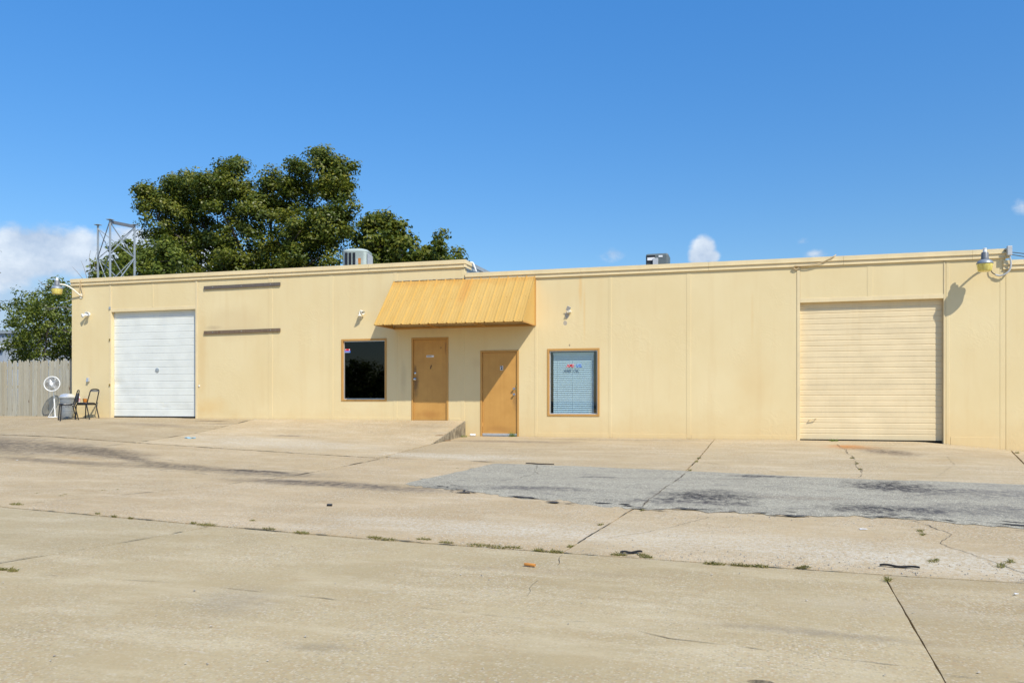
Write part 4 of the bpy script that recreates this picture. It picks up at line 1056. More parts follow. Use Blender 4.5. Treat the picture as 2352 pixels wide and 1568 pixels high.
def ac_box(px0, px1, ptop, pbot, Y):
    a, b = at(px0, pbot, Y), at(px1, pbot, Y); zt = at(px0, ptop, Y).z; w = b.x-a.x; zr = T2-.155
    t = thing('roof_ac_unit', ((a.x+b.x)/2, Y+w/2, zr), 'dark grey boxy cooling unit on the lower roof', 'ac unit')
    x0, x1 = a.x, b.x
    MB().box(x0, x1, Y, Y+w, zr, zt).build('cabinet', M['ac_dark'], t, bevel=.05)
    MB().box(x0+.03, x0+w*.42, Y-.006, Y-.001, zr+.05, zt-.05).build('coil_guard', M['print'], t)
    for k in range(7):
        z = zr+.08+k*(zt-zr-.15)/7; MB().box(x0+.03, x0+w*.42, Y-.012, Y-.0065, z, z+.018).build('guard_bar', M['ac_dark'], t)
    MB().box(x0+w*.08, x0+w*.40, Y-.02, Y-.013, zt-.19, zt-.11).build('label', M['paper'], t)
    MB().box(x0+w*.33, x0+w*.56, Y-.08, Y-.021, zr, zt-.14).build('switch_box', M['ltgray'], t, bevel=.005)
    MB().obox((x0+w*.66, Y-.006, zt-.085), (.055,.004,.025)).build('badge', M['white'], t, bevel=.003)
ac_box(1483, 1535, 583, 606, 2.6)

# lattice mast: three legs, cross braces, one top beam
def mast():
    Y = 4.0; zb = T1-.158
    p1 = at(225, 517, Y+.9); p2 = at(253, 505, Y); p3 = at(309, 517, Y+1.15)
    t = thing('lattice_mast', (p2.x, p2.y, zb), 'galvanised three legged lattice mast stub on the higher roof', 'mast')
    tops = [p1, p2, p3]
    for q in tops:
        mb = MB().bar((q.x, q.y, zb), (q.x, q.y, q.z), .055, .055, (1,0,0)); mb.build('leg', M['galv_dull'], t, bevel=.006)
        MB().box(q.x-.10, q.x+.10, q.y-.10, q.y+.10, q.z, q.z+.016).build('top_plate', M['galv_dull'], t)
    zs = [zb+.05, zb+.80, zb+1.52]
    def P(k, z): q = tops[k]; return Vector((q.x, q.y, z))
    H = min(q.z for q in tops)
    lv = [zb-.02+.0, zb+(H-zb)*.14, zb+(H-zb)*.60, H-.06]
    for (a, b) in ((0,1),(1,2),(0,2)):
        off = (P(b,0)-P(a,0)).normalized().cross(Vector((0,0,1)))*.035
        for k in range(1, 3):
            for s, (u, v) in ((1,(lv[k], lv[k+1])), (-1,(lv[k+1], lv[k]))):
                MB().bar(P(a,u)+off*s*.5, P(b,v)+off*s*.5, .026, .026).build('brace', M['galv_dull'], t)
        MB().bar(P(a,lv[1])+off, P(b,lv[0]), .026, .026).build('brace', M['galv_dull'], t)
    a, b = P(1, tops[1].z-.07), P(2, tops[2].z-.06)
    MB().bar(a, b, .05, .11).build('top_beam', M['gray'], t)
mast()

# ================================================================== FENCE
def fence():
    Yf = .45; zb = .395
    t = thing('picket_fence', (-15.5, Yf, zb), 'weathered wooden picket fence running from the warehouse corner', 'fence')
    vars_ = []
    for k in range(8):
        w, h, th = .046+.004*random.random(), 1.80+random.uniform(-.03,.03), .009
        mb = MB(); prof = [(-w,0),(w,0),(w,h-.085),(w*.45,h-.02),(0,h),(-w*.45,h-.02),(-w,h-.085)]
        if k in (2, 5): prof = [(-w,.04),(-w*.2,.0),(w*.3,.07),(w,.02)]+prof[2:]
        n = len(prof); bow = random.uniform(-.012,.012)
        for y in (-th, th): mb.v += [(x+bow*math.sin(z*1.6), y+.004*math.sin(z*3+k), z) for x, z in prof]
        mb.f.append(tuple(range(n))); mb.f.append(tuple(range(n, 2*n))[::-1])
        for i in range(n): mb.f.append((i, n+i, n+(i+1)%n, (i+1)%n))
        me = mb.mesh('picket'); bm = bmesh.new(); bm.from_mesh(me); bmesh.ops.recalc_face_normals(bm, faces=bm.faces); bm.to_mesh(me); bm.free()
        me.materials.append(M['fence']); vars_.append(me)
    x = -13.92; i = 0
    while x > -21:
        o = bpy.data.objects.new('picket', random.choice(vars_)); COL.objects.link(o); o.parent = t
        z = zb+.035*(x+13.9)*-.1
        o.matrix_parent_inverse = world_of(t).inverted()
        o.location = (x, Yf+random.uniform(-.006,.006), .385+random.uniform(0,.02)); o.rotation_euler = (random.uniform(-.01,.01), random.uniform(-.012,.012), random.uniform(-.06,.06))
        x -= .104+random.uniform(0,.010); i += 1
    for z in (.75, 1.35, 1.95):
        MB().box(-21, -13.87, Yf+.012, Yf+.05, z-.045, z+.045).build('rail', M['fence'], t)
    for x in (-20.6,-18.2,-15.9,-13.95):
        MB().box(x-.045, x+.045, Yf+.052, Yf+.14, .2, 2.1).build('post', M['fence'], t)
fence()

# ================================================================== CORNER CLUTTER
def z2(x, y): return ((80+x*.12755)*.91875, (860+y*.12755)*.91875)
def fan():
    b = at(*z2(430,1400), .06); b.z = .402
    t = thing('pedestal_fan', b, 'white pedestal fan with a round wire cage against the picket fence', 'fan')
    hd = at(*z2(402,778), .06-.02); hd.y = .02
    aim = Vector((.45,-.88,.10)).normalized(); m = axis_to(aim)
    MB().lathe([(.17,0),(.17,.012),(.15,.022),(.03,.03)], 20, b).build('base', M['white'], t, True)
    pb = Vector((b.x+.03, b.y+.02, b.z+.02)); hj = hd-aim*.12
    mid = pb.lerp(Vector((hj.x, hj.y, hj.z-.05)), .58)
    MB().tube([pb, mid], .020, 10).build('lower_pole', M['white'], t, True)
    MB().tube([mid, (hj.x, hj.y, hj.z-.04)], .009, 8).build('upper_pole', M['alu'], t, True)
    MB().lathe([(.03,-.16),(.055,-.14),(.06,-.06),(.05,-.045)], 16, hd, m).build('motor', M['white'], t, True)
    MB().torus(hd, .222, .014, m, 44, 8).build('cage_rim', M['white'], t, True)
    MB().torus(hd+aim*.05, .042, .009, m, 24, 6).lathe([(.034,.048),(.034,.054)], 16, hd, m).build('badge', M['white'], t, True)
    fr = MB(); bk = MB()
    for k in range(60):
        a0 = 2*math.pi*k/60
        pf, pk = [], []
        for s in range(7):
            q = s/6; a = a0+.55*q; r_ = .04+.182*q
            pf.append(hd+m @ Vector((r_*math.cos(a), r_*math.sin(a), .05*(1-q**2.2)))); pk.append(hd+m @ Vector((r_*math.cos(a), r_*math.sin(a), -.09*(1-q**2.2))))
        fr.tube(pf, .0022, 4); bk.tube(pk, .0024, 4)
    fr.build('front_wires', M['alu'], t); bk.build('rear_wires', M['alu'], t)
    clear = glass_material('smoky_blade', (.62, .60, .55), .006)
    for k in range(4):
        mb = MB(); a0 = k*math.pi/2
        for s in range(6):
            r_ = .03+.165*s/5; wd = .45+.25*math.sin(s/5*math.pi)
            for e_ in (-1, 1): a = a0+e_*wd*.7+.1*s/5; mb.v.append(tuple(hd+m @ Vector((r_*math.cos(a), r_*math.sin(a), -.02+e_*.018))))
        for s in range(5): mb.f.append((2*s, 2*s+1, 2*s+3, 2*s+2))
        mb.build('blade', clear, t, True)
    cable_pts = [Vector((pb.x-.01, pb.y-.02, pb.z+.34)), at(*z2(380,1320), -.05), at(*z2(310,1410), -.1)]
    cable_pts[2].z = .40
    MB().tube(cable_pts, .006, 6).build('power_cord', M['white'], t, True)
fan()
def trash_can():
    c = at(*z2(692,1440), -.25); c.z = G(c.x, c.y)+.004
    t = thing('trash_can', c, 'ribbed galvanised trash can with a domed lid behind the chairs', 'trash can')
    k = .98
    MB().lathe([(.165*k,0),(.17*k,.02),(.175*k,.03),(.180*k,.22),(.186*k,.225),(.186*k,.24),(.181*k,.245),(.200*k,.50),(.207*k,.505),(.207*k,.52),(.202*k,.525),(.215*k,.60),(.225*k,.605),(.225*k,.62)], 40, c).build('body', M['galv'], t, True)
    MB().lathe([(.235*k,.612),(.237*k,.645),(.225*k,.652),(.19*k,.70),(.12*k,.735),(.03*k,.745)], 40, c).build('lid', simple('lid_zinc', (.72,.74,.74), .3, .55, .5, .08), t, True)
    for s in (-1, 1):
        a = math.atan2(-.7, .7) if s > 0 else math.atan2(.7, -.7)
        u = Vector((math.cos(a), math.sin(a), 0)); v = Vector((-u.y, u.x, 0))
        q = c+u*.208+Vector((0,0,.47))
        MB().tube([q-v*.055, q-v*.05+u*.04-Vector((0,0,.05)), q+v*.05+u*.04-Vector((0,0,.05)), q+v*.055], .008, 7).build('handle', M['galv'], t, True)
trash_can()
def chair(foot, face, label, back_pad, back_scale=1.):
    """tube frame stacking chair; foot = centre on the ground, face = heading angle"""
    t = thing('metal_chair', foot, label, 'chair', 'black metal chairs at the warehouse corner')
    m = zrot(face); o = Vector(foot)
    def W(x, y, z): return o+m @ Vector((x, y, z))          # x forward, y left
    r_ = .0155
    for s in (-1, 1):
        MB().tube([W(.20, .20*s, .012), W(.175, .195*s, .425), W(.15, .195*s, .435)], r_, 8).build('front_leg', M['black'], t, True)
        MB().tube([W(-.27, .20*s, .012), W(-.17, .195*s, .43)], r_, 8).build('rear_leg', M['black'], t, True)
        for x in (.20, -.27): MB().lathe([(.017,0),(.015,.03)], 10, W(x, .20*s, 0)).build('foot_cap', M['rubber'], t)
    path = [W(-.10, -.195, .44), W(-.18, -.195, .46), W(-.22, -.19, .60), W(-.275, -.18, .80)]
    for k in range(9):
        a = math.pi*k/8; path.append(W(-.285-.012*math.sin(a), -.18*math.cos(a)*(.98), .83+.055*math.sin(a)**.7 if 0 < k < 8 else .83))
    path += [W(-.275, .18, .80), W(-.22, .19, .60), W(-.18, .195, .46), W(-.10, .195, .44)]
    MB().tube(path, r_, 8).build('back_frame', M['black'], t, True)
    MB().tube([W(.17,-.195,.425), W(.17,.195,.425)], r_*.8, 6).tube([W(-.16,-.195,.43), W(-.16,.195,.43)], r_*.8, 6).build('seat_rail', M['black'], t, True)
    # padded seat, rounded
    mb = MB(); rings = []
    for (sc, z) in ((.90,.436),(1.,.45),(1.,.475),(.95,.49),(.6,.496)):
        rg = []
        for k in range(28):
            a = 2*math.pi*k/28; ca, sa = math.cos(a), math.sin(a); e = 4.
            rad = (abs(ca)**e+abs(sa)**e)**(-1/e); rg.append(W(.015+ca*rad*.205*sc, sa*rad*.205*sc, z))
        rings.append(rg)
    for rg in rings: mb.v += [tuple(q) for q in rg]
    for i in range(len(rings)-1):
        for k in range(28): mb.f.append((i*28+k, i*28+(k+1)%28, (i+1)*28+(k+1)%28, (i+1)*28+k))
    mb.f.append(tuple(range(28))[::-1]); mb.f.append(tuple((len(rings)-1)*28+k for k in range(28)))
    mb.build('seat', M['vinyl'], t, True)
    if back_pad:
        mb = MB()
        for (x, z, hw) in ((-.235,.52,.155),(-.25,.60,.165),(-.27,.70,.165),(-.287,.795,.15)):
            for y in (-hw, 0, hw): mb.v.append(tuple(W(x+.018-(.012 if y == 0 else 0), y, z)))
            for y in (hw, 0, -hw): mb.v.append(tuple(W(x-.02-(.006 if y == 0 else 0), y, z)))
        for i in range(3):
            for j in range(6): mb.f.append((i*6+j, i*6+(j+1)%6, i*6+6+(j+1)%6, i*6+6+j))
        mb.f.append((5,4,3,2,1,0)); mb.f.append((18,19,20,21,22,23)); mb.build('back_pad', M['vinyl'], t, True, bevel=.01)
    else:
        mb = MB().bar(W(-.283,-.16,.835), W(-.283,.16,.835), .02, .055); mb.build('top_strip', M['gray'], t)
    return t
left = math.atan2(-.7, -.7)
c1 = at(*z2(690,1448), -.78); c1.z = G(c1.x, c1.y)
chair(c1, left+.12, 'black padded metal chair seen side on before the trash can', True)
c2 = at(*z2(1065,1440), -.42); c2.z = G(c2.x, c2.y)
chair(c2, left-.72, 'black metal chair with an open hoop back close to the wall', False)
sc = c2+zrot(left-.72) @ Vector((.02,.03,.497))
t = thing('orange_tub', sc, 'small orange plastic tub on the seat of the open backed chair', 'tub')
MB().lathe([(.045,.0),(.05,.01),(.062,.10),(.068,.102),(.068,.11),(.058,.108),(.046,.015)], 18, sc, caps=False).build('tub_body', M['orange'], t, True)
MB().lathe([(.046,.002),(.046,.02)], 16, sc).build('contents', M['paper'], t)
MB().tube([sc+Vector((.065*math.cos(a), .01, .10+.07*math.sin(a))) for a in [math.pi*k/10 for k in range(11)]], .003, 5).build('bail_handle', M['alu'], t)
sc = c2+zrot(left-.72) @ Vector((.16,.10,.497))
t = thing('drink_bottle', sc, 'small striped drink bottle standing behind the padded chair back', 'bottle')
MB().lathe([(.028,0),(.032,.01),(.032,.14),(.014,.18),(.014,.20)], 14, sc).build('bottle_body', M['paper'], t, True)
MB().lathe([(.0328,.04),(.0328,.065)], 14, sc).lathe([(.0328,.09),(.0328,.115)], 14, sc).build('wrapper', M['red'], t, True)
MB().lathe([(.016,.195),(.016,.215)], 12, sc).build('cap', M['red'], t)

# ================================================================== TREES
def leaves_mesh(name, C, N, S, tint, mat, parent, aspect=.62):
    """one rhombic leaf per row: centre C, normal N, half length S"""
    n = len(C)
    N = N/np.linalg.norm(N, axis=1, keepdims=True)
    a = rng.normal(size=(n, 3)); a[:, 2] -= .4; U = np.cross(N, a); U /= np.linalg.norm(U, axis=1, keepdims=True); V = np.cross(N, U)
    S = S[:, None]
    P = np.stack([C-U*S, C-V*S*aspect+N*S*.12, C+U*S, C+V*S*aspect+N*S*.12], 1).reshape(-1, 3)
    me = bpy.data.meshes.new(name); me.vertices.add(4*n); me.vertices.foreach_set('co', P.astype(np.float32).ravel())
    me.loops.add(4*n); me.loops.foreach_set('vertex_index', np.arange(4*n, dtype=np.int32))
    me.polygons.add(n); me.polygons.foreach_set('loop_start', np.arange(0, 4*n, 4, dtype=np.int32)); me.polygons.foreach_set('loop_total', np.full(n, 4, np.int32))
    at_ = me.attributes.new('tint', 'FLOAT', 'POINT'); at_.data.foreach_set('value', np.repeat(tint, 4).astype(np.float32))
    me.update(calc_edges=True); me.validate()
    return link(name, me, mat, parent)
def crown_points(lobes, per_m2, clump, shell=.68, rnd=rng):
    Cs, Ns, Ts = [], [], []
    for (c, r3, dens) in lobes:
        c = np.array(c); r3 = np.array(r3); rm = r3.mean()
        k = max(4, int(10*(rm/clump)**2*.5))
        d = rnd.normal(size=(k, 3)); d /= np.linalg.norm(d, axis=1, keepdims=True)
        q = (shell+(1-shell)*rnd.random((k, 1)))
        cc = c+d*r3*q*.88
        tone = rnd.random(k)
        for i in range(k):
            rc = clump*rnd.uniform(.55, 1.25); n = int(per_m2*rc*rc*dens*rnd.uniform(.6, 1.3))
            if n < 3: continue
            e = rnd.normal(size=(n, 3)); e /= np.linalg.norm(e, axis=1, keepdims=True)
            rr = rc*rnd.random((n, 1))**.45
            pts = cc[i]+e*rr*np.array([1.15, 1.15, .75])
            Cs.append(pts); Ns.append(e*.55+d[i]*.6+np.array([0, 0, .35])+rnd.normal(size=(n, 3))*.33)
            Ts.append(np.clip(.05+.5*tone[i]+.38*rnd.random(n)+.12*e[:, 2], 0, 1))
    return np.concatenate(Cs), np.concatenate(Ns), np.concatenate(Ts)
def limb_path(a, b, sag=.12, k=7, wig=.05):
    a, b = Vector(a), Vector(b); L = (b-a).length; out = []
    for i in range(k+1):
        t = i/k; p = a.lerp(b, t); p.z += L*sag*math.sin(t*math.pi)*(1-t)
        p += Vector((mnoise.noise(p*.6), mnoise.noise(p*.6+Vector((9,0,0))), 0))*wig*L*math.sin(t*math.pi); out.append(p)
    return out
def tree(name, label, Yd, lob_px, leafmat, base, per, clump, leaf, depth=.9, group=None, trunk_r=.28, twigs=(), dens=1., ground_z=.2, limbs=14, shrink=.9):
    """lob_px: lobes measured as (px, py, rpx[, dy]) at distance Yd"""
    lobes = []
    for l in lob_px:
        x, y, r_ = l[:3]; yo = l[3] if len(l) > 3 else random.uniform(-.9, .9)*1.2
        c = at(x, y, Yd+yo); rm = (at(x+r_, y, Yd+yo)-c).length*shrink
        lobes.append((tuple(c), (rm, rm*depth, rm), dens))
    extra = []
    for (c, r3, dn_) in lobes:
        if r3[0] > clump*1.1:
            for _ in range(7):
                d = Vector((random.gauss(0,1), random.gauss(0,.7), random.gauss(.15,1))).normalized(); q = random.uniform(.18,.34)
                extra.append((tuple(Vector(c)+d*r3[0]*random.uniform(.92,1.08)), (r3[0]*q, r3[0]*q*.9, r3[0]*q), dn_*.9))
    lobes = lobes+extra
    t = thing(name, (base[0], base[1], ground_z), label, 'tree', group)
    C, N, T = crown_points(lobes, per, clump)
    S = rng.uniform(.6, 1.25, len(C))*leaf
    leaves_mesh('crown', C, N, S, T, leafmat, t)
    zc = np.mean([l[0][2] for l in lobes]); fork = Vector((base[0], base[1], ground_z+(zc-ground_z)*.55))
    MB().tube(limb_path((base[0], base[1], ground_z-.2), fork, 0, 6, .03), [trunk_r*(1.25-.07*i) for i in range(7)], 10).build('trunk', M['bark'], t, True)
    big = sorted(lobes, key=lambda l: -l[1][0])[:limbs]
    for (c, r3, _) in big:
        L = limb_path(fork, c, .05, 7, .10); r0 = trunk_r*.42
        mb = MB().tube(L, [r0*(1-.11*i) for i in range(8)], 7)
        for k in range(5):
            d = Vector((random.gauss(0,1), random.gauss(0,1), random.gauss(.3,1))).normalized(); st = L[random.choice((5,6,7))]
            mb.tube(limb_path(st, st+d*r3[0]*.85, .05, 4, .1), [r0*.26*(1-.18*i) for i in range(5)], 5)
        mb.build('limb', M['bark'], t, True)
    for (pts, r0, Yt) in twigs:
        P = [at(px, py, Yd+Yt) for px, py in pts]
        MB().tube(P, [r0*(1-.6*i/(len(P)-1)) for i in range(len(P))], 5).build('bare_twig', M['twig' if r0 < .02 else 'bark'], t)
    return t
BIG = [(388,452,48),(345,468,30),(362,505,40),(400,420,18),(440,452,44),(425,428,18),(478,425,26),(500,450,46),(530,420,26),(548,396,14),(553,382,7),(538,378,7),(514,382,8),(545,370,5),(577,424,9),(570,440,16),(582,470,30),(622,412,22),(640,440,40),(612,425,16),(680,410,32),(700,385,20),(727,362,16),(728,350,8),(745,390,34),(780,378,18),(808,384,11),(795,405,20),(765,425,36),(775,465,38),(805,470,14),(798,495,18),
       (600,510,62),(500,515,66),(425,525,50),(690,480,52),(690,530,60),(755,515,44),(770,545,30),(480,585,52),(560,580,66),(650,590,62),(720,600,48),(425,590,36),(372,592,26),(350,600,18),(395,560,22),(340,540,12),(540,650,80),(650,660,80),(450,660,50),(740,650,50)]
tree('shade_tree', 'large olive green shade tree rising behind the warehouse roof', 26, BIG, M['leaf_big'], (at(600,700,27).x, 27), 260, .60, .098, .85, None, .42, limbs=20,
     twigs=[])
RGT = [(850,545,44),(885,530,36),(868,515,22),(905,560,42),(915,540,24),(910,520,13),(925,575,30),(830,580,45),(860,600,50),(905,610,45),(955,610,26),(950,578,13),(948,560,7),(985,592,24),(1005,590,24),(998,570,10),(1008,552,7),(1013,540,5),(1022,595,16),(1040,600,9),(1050,580,5),(1055,597,8),(900,660,60),(980,650,40)]
tree('slender_tree', 'lower olive green tree with thin bare shoots behind the roof step', 22, RGT, M['leaf_big'], (at(900,700,23).x, 23), 180, .42, .115, .85, None, .22, limbs=12,
     twigs=[([(862,520),(866,495),(872,480)], .02, 0), ([(868,520),(880,490),(893,476),(899,473)], .018, 0), ([(895,530),(905,505),(912,495)], .018, 0), ([(850,520),(855,492)], .015, 0)])
MID = [(216,634,10),(242,620,20),(272,598,28),(285,575,16),(300,600,36),(340,605,40),(365,590,34),(385,575,22),(395,600,36),(258,645,34),(310,645,50),(380,640,50)]
tree('elm_tree', 'bright green tree showing through the lattice mast', 15, MID, M['leaf_elm'], (at(310,700,16).x, 16), 190, .36, .10, .85, None, .18, limbs=8,
     twigs=[([(200,640),(193,615),(186,598)], .016, -1), ([(205,640),(208,612),(205,590),(208,575)], .016, -1), ([(222,630),(216,600),(222,580)], .014, -1), ([(190,640),(175,622),(165,612)], .014, -1), ([(215,630),(226,600),(222,572)], .012, -1)])
LFT = [(60,715,36),(35,712,16),(95,700,36),(125,672,34),(112,652,11),(148,668,24),(150,700,45),(75,755,40),(45,770,30),(115,750,44),(155,760,40),(35,795,22),(60,800,26),(125,800,22),(158,800,20),(85,735,34),(20,708,9),(196,735,46),(195,790,40),(28,740,14),(60,780,34),(100,790,34),(135,785,30),(95,820,24),(50,815,18),(110,720,40),(135,720,40),(75,700,26),(145,820,22)]
tree('corner_tree', 'leafy green tree behind the picket fence with bare branches at its top', 7, LFT, M['leaf_elm'], (at(175,800,7.4).x, 7.4), 205, .25, .058, .85, None, .10, limbs=9,
     twigs=[([(160,700),(150,675),(135,665),(115,660),(95,650),(88,643)], .018, -.5), ([(140,668),(125,660),(112,655),(105,648)], .010, -.5), ([(125,660),(122,650),(124,640)], .008, -.5), ([(165,712),(150,705),(138,705),(115,708),(105,706)], .012, -1.7), ([(140,704),(125,709),(102,712)], .012, -1.7), ([(165,690),(155,670),(148,660)], .016, -.8), ([(118,740),(108,765),(104,800),(100,830)], .03, -1.2), ([(165,765),(130,752),(105,765),(85,790)], .028, -1.2)])
EDGE = [(-58,640,34),(-32,605,16),(-27,650,13),(-60,700,50),(-60,590,40),(-100,640,60)]
tree('overhanging_tree', 'tree at the picture edge whose leaf tips reach over the fence', 6, EDGE, M['leaf_big'], (at(-110,700,7).x, 7), 200, .22, .07, .85, None, .14, limbs=5)

# ================================================================== FAR LEFT SHED
def shed():
    Y = 30.
    a, b = at(-160, 764, Y), at(170, 764, Y)
    t = thing('metal_shed', ((a.x+b.x)/2, Y+6, .2), 'pale grey metal shed far behind the picket fence', 'shed')
    MB().box(a.x, b.x, Y, Y+12, -.2, a.z-.25).build('wall', M['shed'], t)
    MB().box(a.x-.2, b.x+.2, Y-.2, Y+12.2, a.z-.248, a.z).build('eave', M['galv_dull'], t)
    n = 40
    for i in range(n):
        x = a.x+(b.x-a.x)*(i+.5)/n; MB().box(x-.03, x+.03, Y-.05, Y-.002, -.2, a.z-.26).build('siding_rib', M['shed'], t)
    c0, c1 = at(-40, 785, Y-4), at(10, 798, Y-4)
    MB().add([(c0.x,Y-4.2,c1.z),(c1.x,Y-4.2,c1.z),(c1.x-.4,Y-2,c0.z),(c0.x,Y-2,c0.z),(c0.x,Y-4.2,c1.z-.06),(c1.x,Y-4.2,c1.z-.06),(c1.x-.4,Y-2,c0.z-.06),(c0.x,Y-2,c0.z-.06)], [(0,1,2,3),(4,7,6,5),(0,4,5,1),(1,5,6,2),(2,6,7,3),(3,7,4,0)]).build('porch_roof', M['white'], t)
    MB().box(c0.x, c1.x-.2, Y-3.9, Y-.06, -.2, c1.z-.065).build('porch', M['shed'], t)
    q0, q1 = at(-14, 803, Y-4), at(8, 810, Y-4)
    MB().box(q0.x, q1.x-.35, Y-3.95, Y-3.905, q1.z, q0.z).build('porch_window', M['print'], t)
shed()

# ================================================================== OPPOSITE SIDE (seen only in the dark window glass)
def across():
    t = thing('storage_building', (-28, -53, -2.6), 'low pale storage building mirrored in the dark window', 'building')
    MB().box(-48, -8, -58, -52, -2.7, .55).build('wall', M['wall'], t)
    MB().box(-48.3, -7.7, -58.3, -51.7, .552, .85).build('eave', M['galv_dull'], t)
    for x in (-42, -34, -28.5, -20, -13): MB().box(x-1.6, x+1.6, -51.99, -51.9, -2.4, -.1).build('roll_door', M['gray'], t)
across()
tt = thing('round_tree', (-26.2, -47, -1.9), 'round dark tree mirrored in the dark window', 'tree')
lob = [((-26.2+random.uniform(-2.2,2.2), -47+random.uniform(-1.5,1.5), .9+random.uniform(0,3.0)), (1.5,1.5,1.3), 1.) for _ in range(11)]
Cp, Np, Tp = crown_points(lob, 70, .6); leaves_mesh('crown', Cp, Np, rng.uniform(.10,.2,len(Cp)), Tp, M['leaf_elm'], tt)
MB().tube([(-26.2,-47,-2.2),(-26.2,-47,1.5)], [.3,.2], 8).build('trunk', M['bark'], tt, True)

# ================================================================== GRASS, GRAVEL, LITTER
def tuft(p, label, group, w=.12, h=.05, n=40, mat='grass', lean=.6, along=None, cat='grass', name='grass_tuft'):
    vs = []; fs = []; tin = []
    for i in range(n):
        a = random.uniform(0, 2*math.pi); r_ = w*math.sqrt(random.random())
        dx, dy = (r_*math.cos(a), r_*math.sin(a)*.35)
        if along is not None: dx, dy = dx*math.cos(along)-dy*math.sin(along), dx*math.sin(along)+dy*math.cos(along)
        b = Vector((p.x+dx, p.y+dy, p.z-.006)); L = h*random.uniform(.35, 1.15)*(1.1-.5*r_/w)
        d = Vector((random.gauss(0, lean), random.gauss(0, lean), 1)).normalized(); sd = d.cross(Vector((random.gauss(0,1), random.gauss(0,1), .1))).normalized()*random.uniform(.0018,.0038)
        mid = b+d*L*.55; tip = b+d*L+Vector((d.x, d.y, -.5))*L*.25; o = len(vs)
        vs += [tuple(b-sd), tuple(b+sd), tuple(mid+sd*.8), tuple(mid-sd*.8), tuple(tip)]; fs += [(o,o+1,o+2,o+3),(o+3,o+2,o+4)]
        tin += [min(1, max(0, random.gauss(.74, .22)))]*5
    me = bpy.data.meshes.new(name); me.from_pydata(vs, [], fs); me.update()
    at_ = me.attributes.new('tint', 'FLOAT', 'POINT'); at_.data.foreach_set('value', tin)
    o = link(name, me, M[mat]); return tag(o, label, cat, group)
seam = 'low dry grass tuft growing along the long seam across the lot'
for (px, py, w) in [(38,1158,.16),(225,1180,.06),(262,1186,.05),(300,1190,.04),(475,1205,.17),(445,1201,.06),(580,1196,.05),(617,1215,.10),(692,1223,.12),(860,1235,.10),(885,1238,.16),(975,1239,.10),(1026,1246,.10),(1100,1252,.15),(1140,1256,.16),(1180,1258,.10),(1240,1264,.08),(1275,1267,.10),(1420,1274,.10),(1485,1279,.08),(1475,1274,.05),(1640,1294,.12),(1700,1298,.10),(1745,1300,.10),(1840,1304,.06),(1850,1302,.04),(5,1307,.06),(30,1310,.08)]:
    q = gp(px, py); w *= .8
    near = {1485: 'grass tuft on the long seam beside the black rubber scrap', 475: 'broad grass tuft where the long seam meets a side joint', 5: 'brown grass tuft at the end of the front slab crack', 30: 'thin grass tuft trailing along the front slab crack', 38: 'green grass tuft at the far end of the long seam'}.get(px, seam)
    tuft(q, near, 'grass tufts along the long seam', w, .055 if w > .06 else .045, int(60+500*w), 'grass', .8, -.1)
for (px, py, w) in [(1605,1052,.10),(1600,1060,.08),(1585,1080,.05),(1545,1110,.06),(1530,1125,.05),(1380,1205,.05),(1475,1172,.05),(1310,1255,.05)]:
    tuft(gp(px, py), 'short grass tuft in the joint running out from the tan wall', 'grass tufts in the wall joint', w, .05, int(40+300*w), 'grass', .8, 1.4)
for (px, py, w) in [(1958,1052,.10),(1968,1065,.06),(1976,1078,.06),(2115,1220,.07),(2120,1228,.05),(2145,1288,.10),(2300,1300,.10),(2320,1290,.08),(2040,1332,.04),(2336,1040,.10)]:
    tuft(gp(px, py), 'small weed clump growing from a crack in the concrete', 'weed clumps in the cracks', w, .06, int(40+350*w), 'grass', .8, 1.2)
for (px, py, w) in [(593,998,.08),(150,1135,.05),(240,1126,.10),(270,1124,.05),(85,1132,.04),(140,1138,.05),(1215,1090,.03),(1050,1075,.04)]:
    tuft(gp(px, py), 'flat grass patch lying on the slabs before the dark window', 'grass patches on the slabs', w, .03, int(30+300*w), 'grass', 1.1, -.1)
q = gp(1196, 999); q.y = -.05; q.z = lot_z(q.x, q.y)
tuft(q, 'bright green weed growing at the foot of the door numbered 2', None, .10, .20, 70, 'weed', .35, cat='weed', name='green_weed')
q = at(1043, 994, -.35); q.z = lot_z(-1.2, -.35); q.x = -1.18
tuft(q, 'bright green weed growing against the ramp end', None, .09, .11, 60, 'weed', .45, cat='weed', name='green_weed')
q = gp(1915, 1013); tuft(q, 'bright green weed growing before the tan garage door', None, .11, .12, 60, 'weed', .6, cat='weed', name='green_weed')

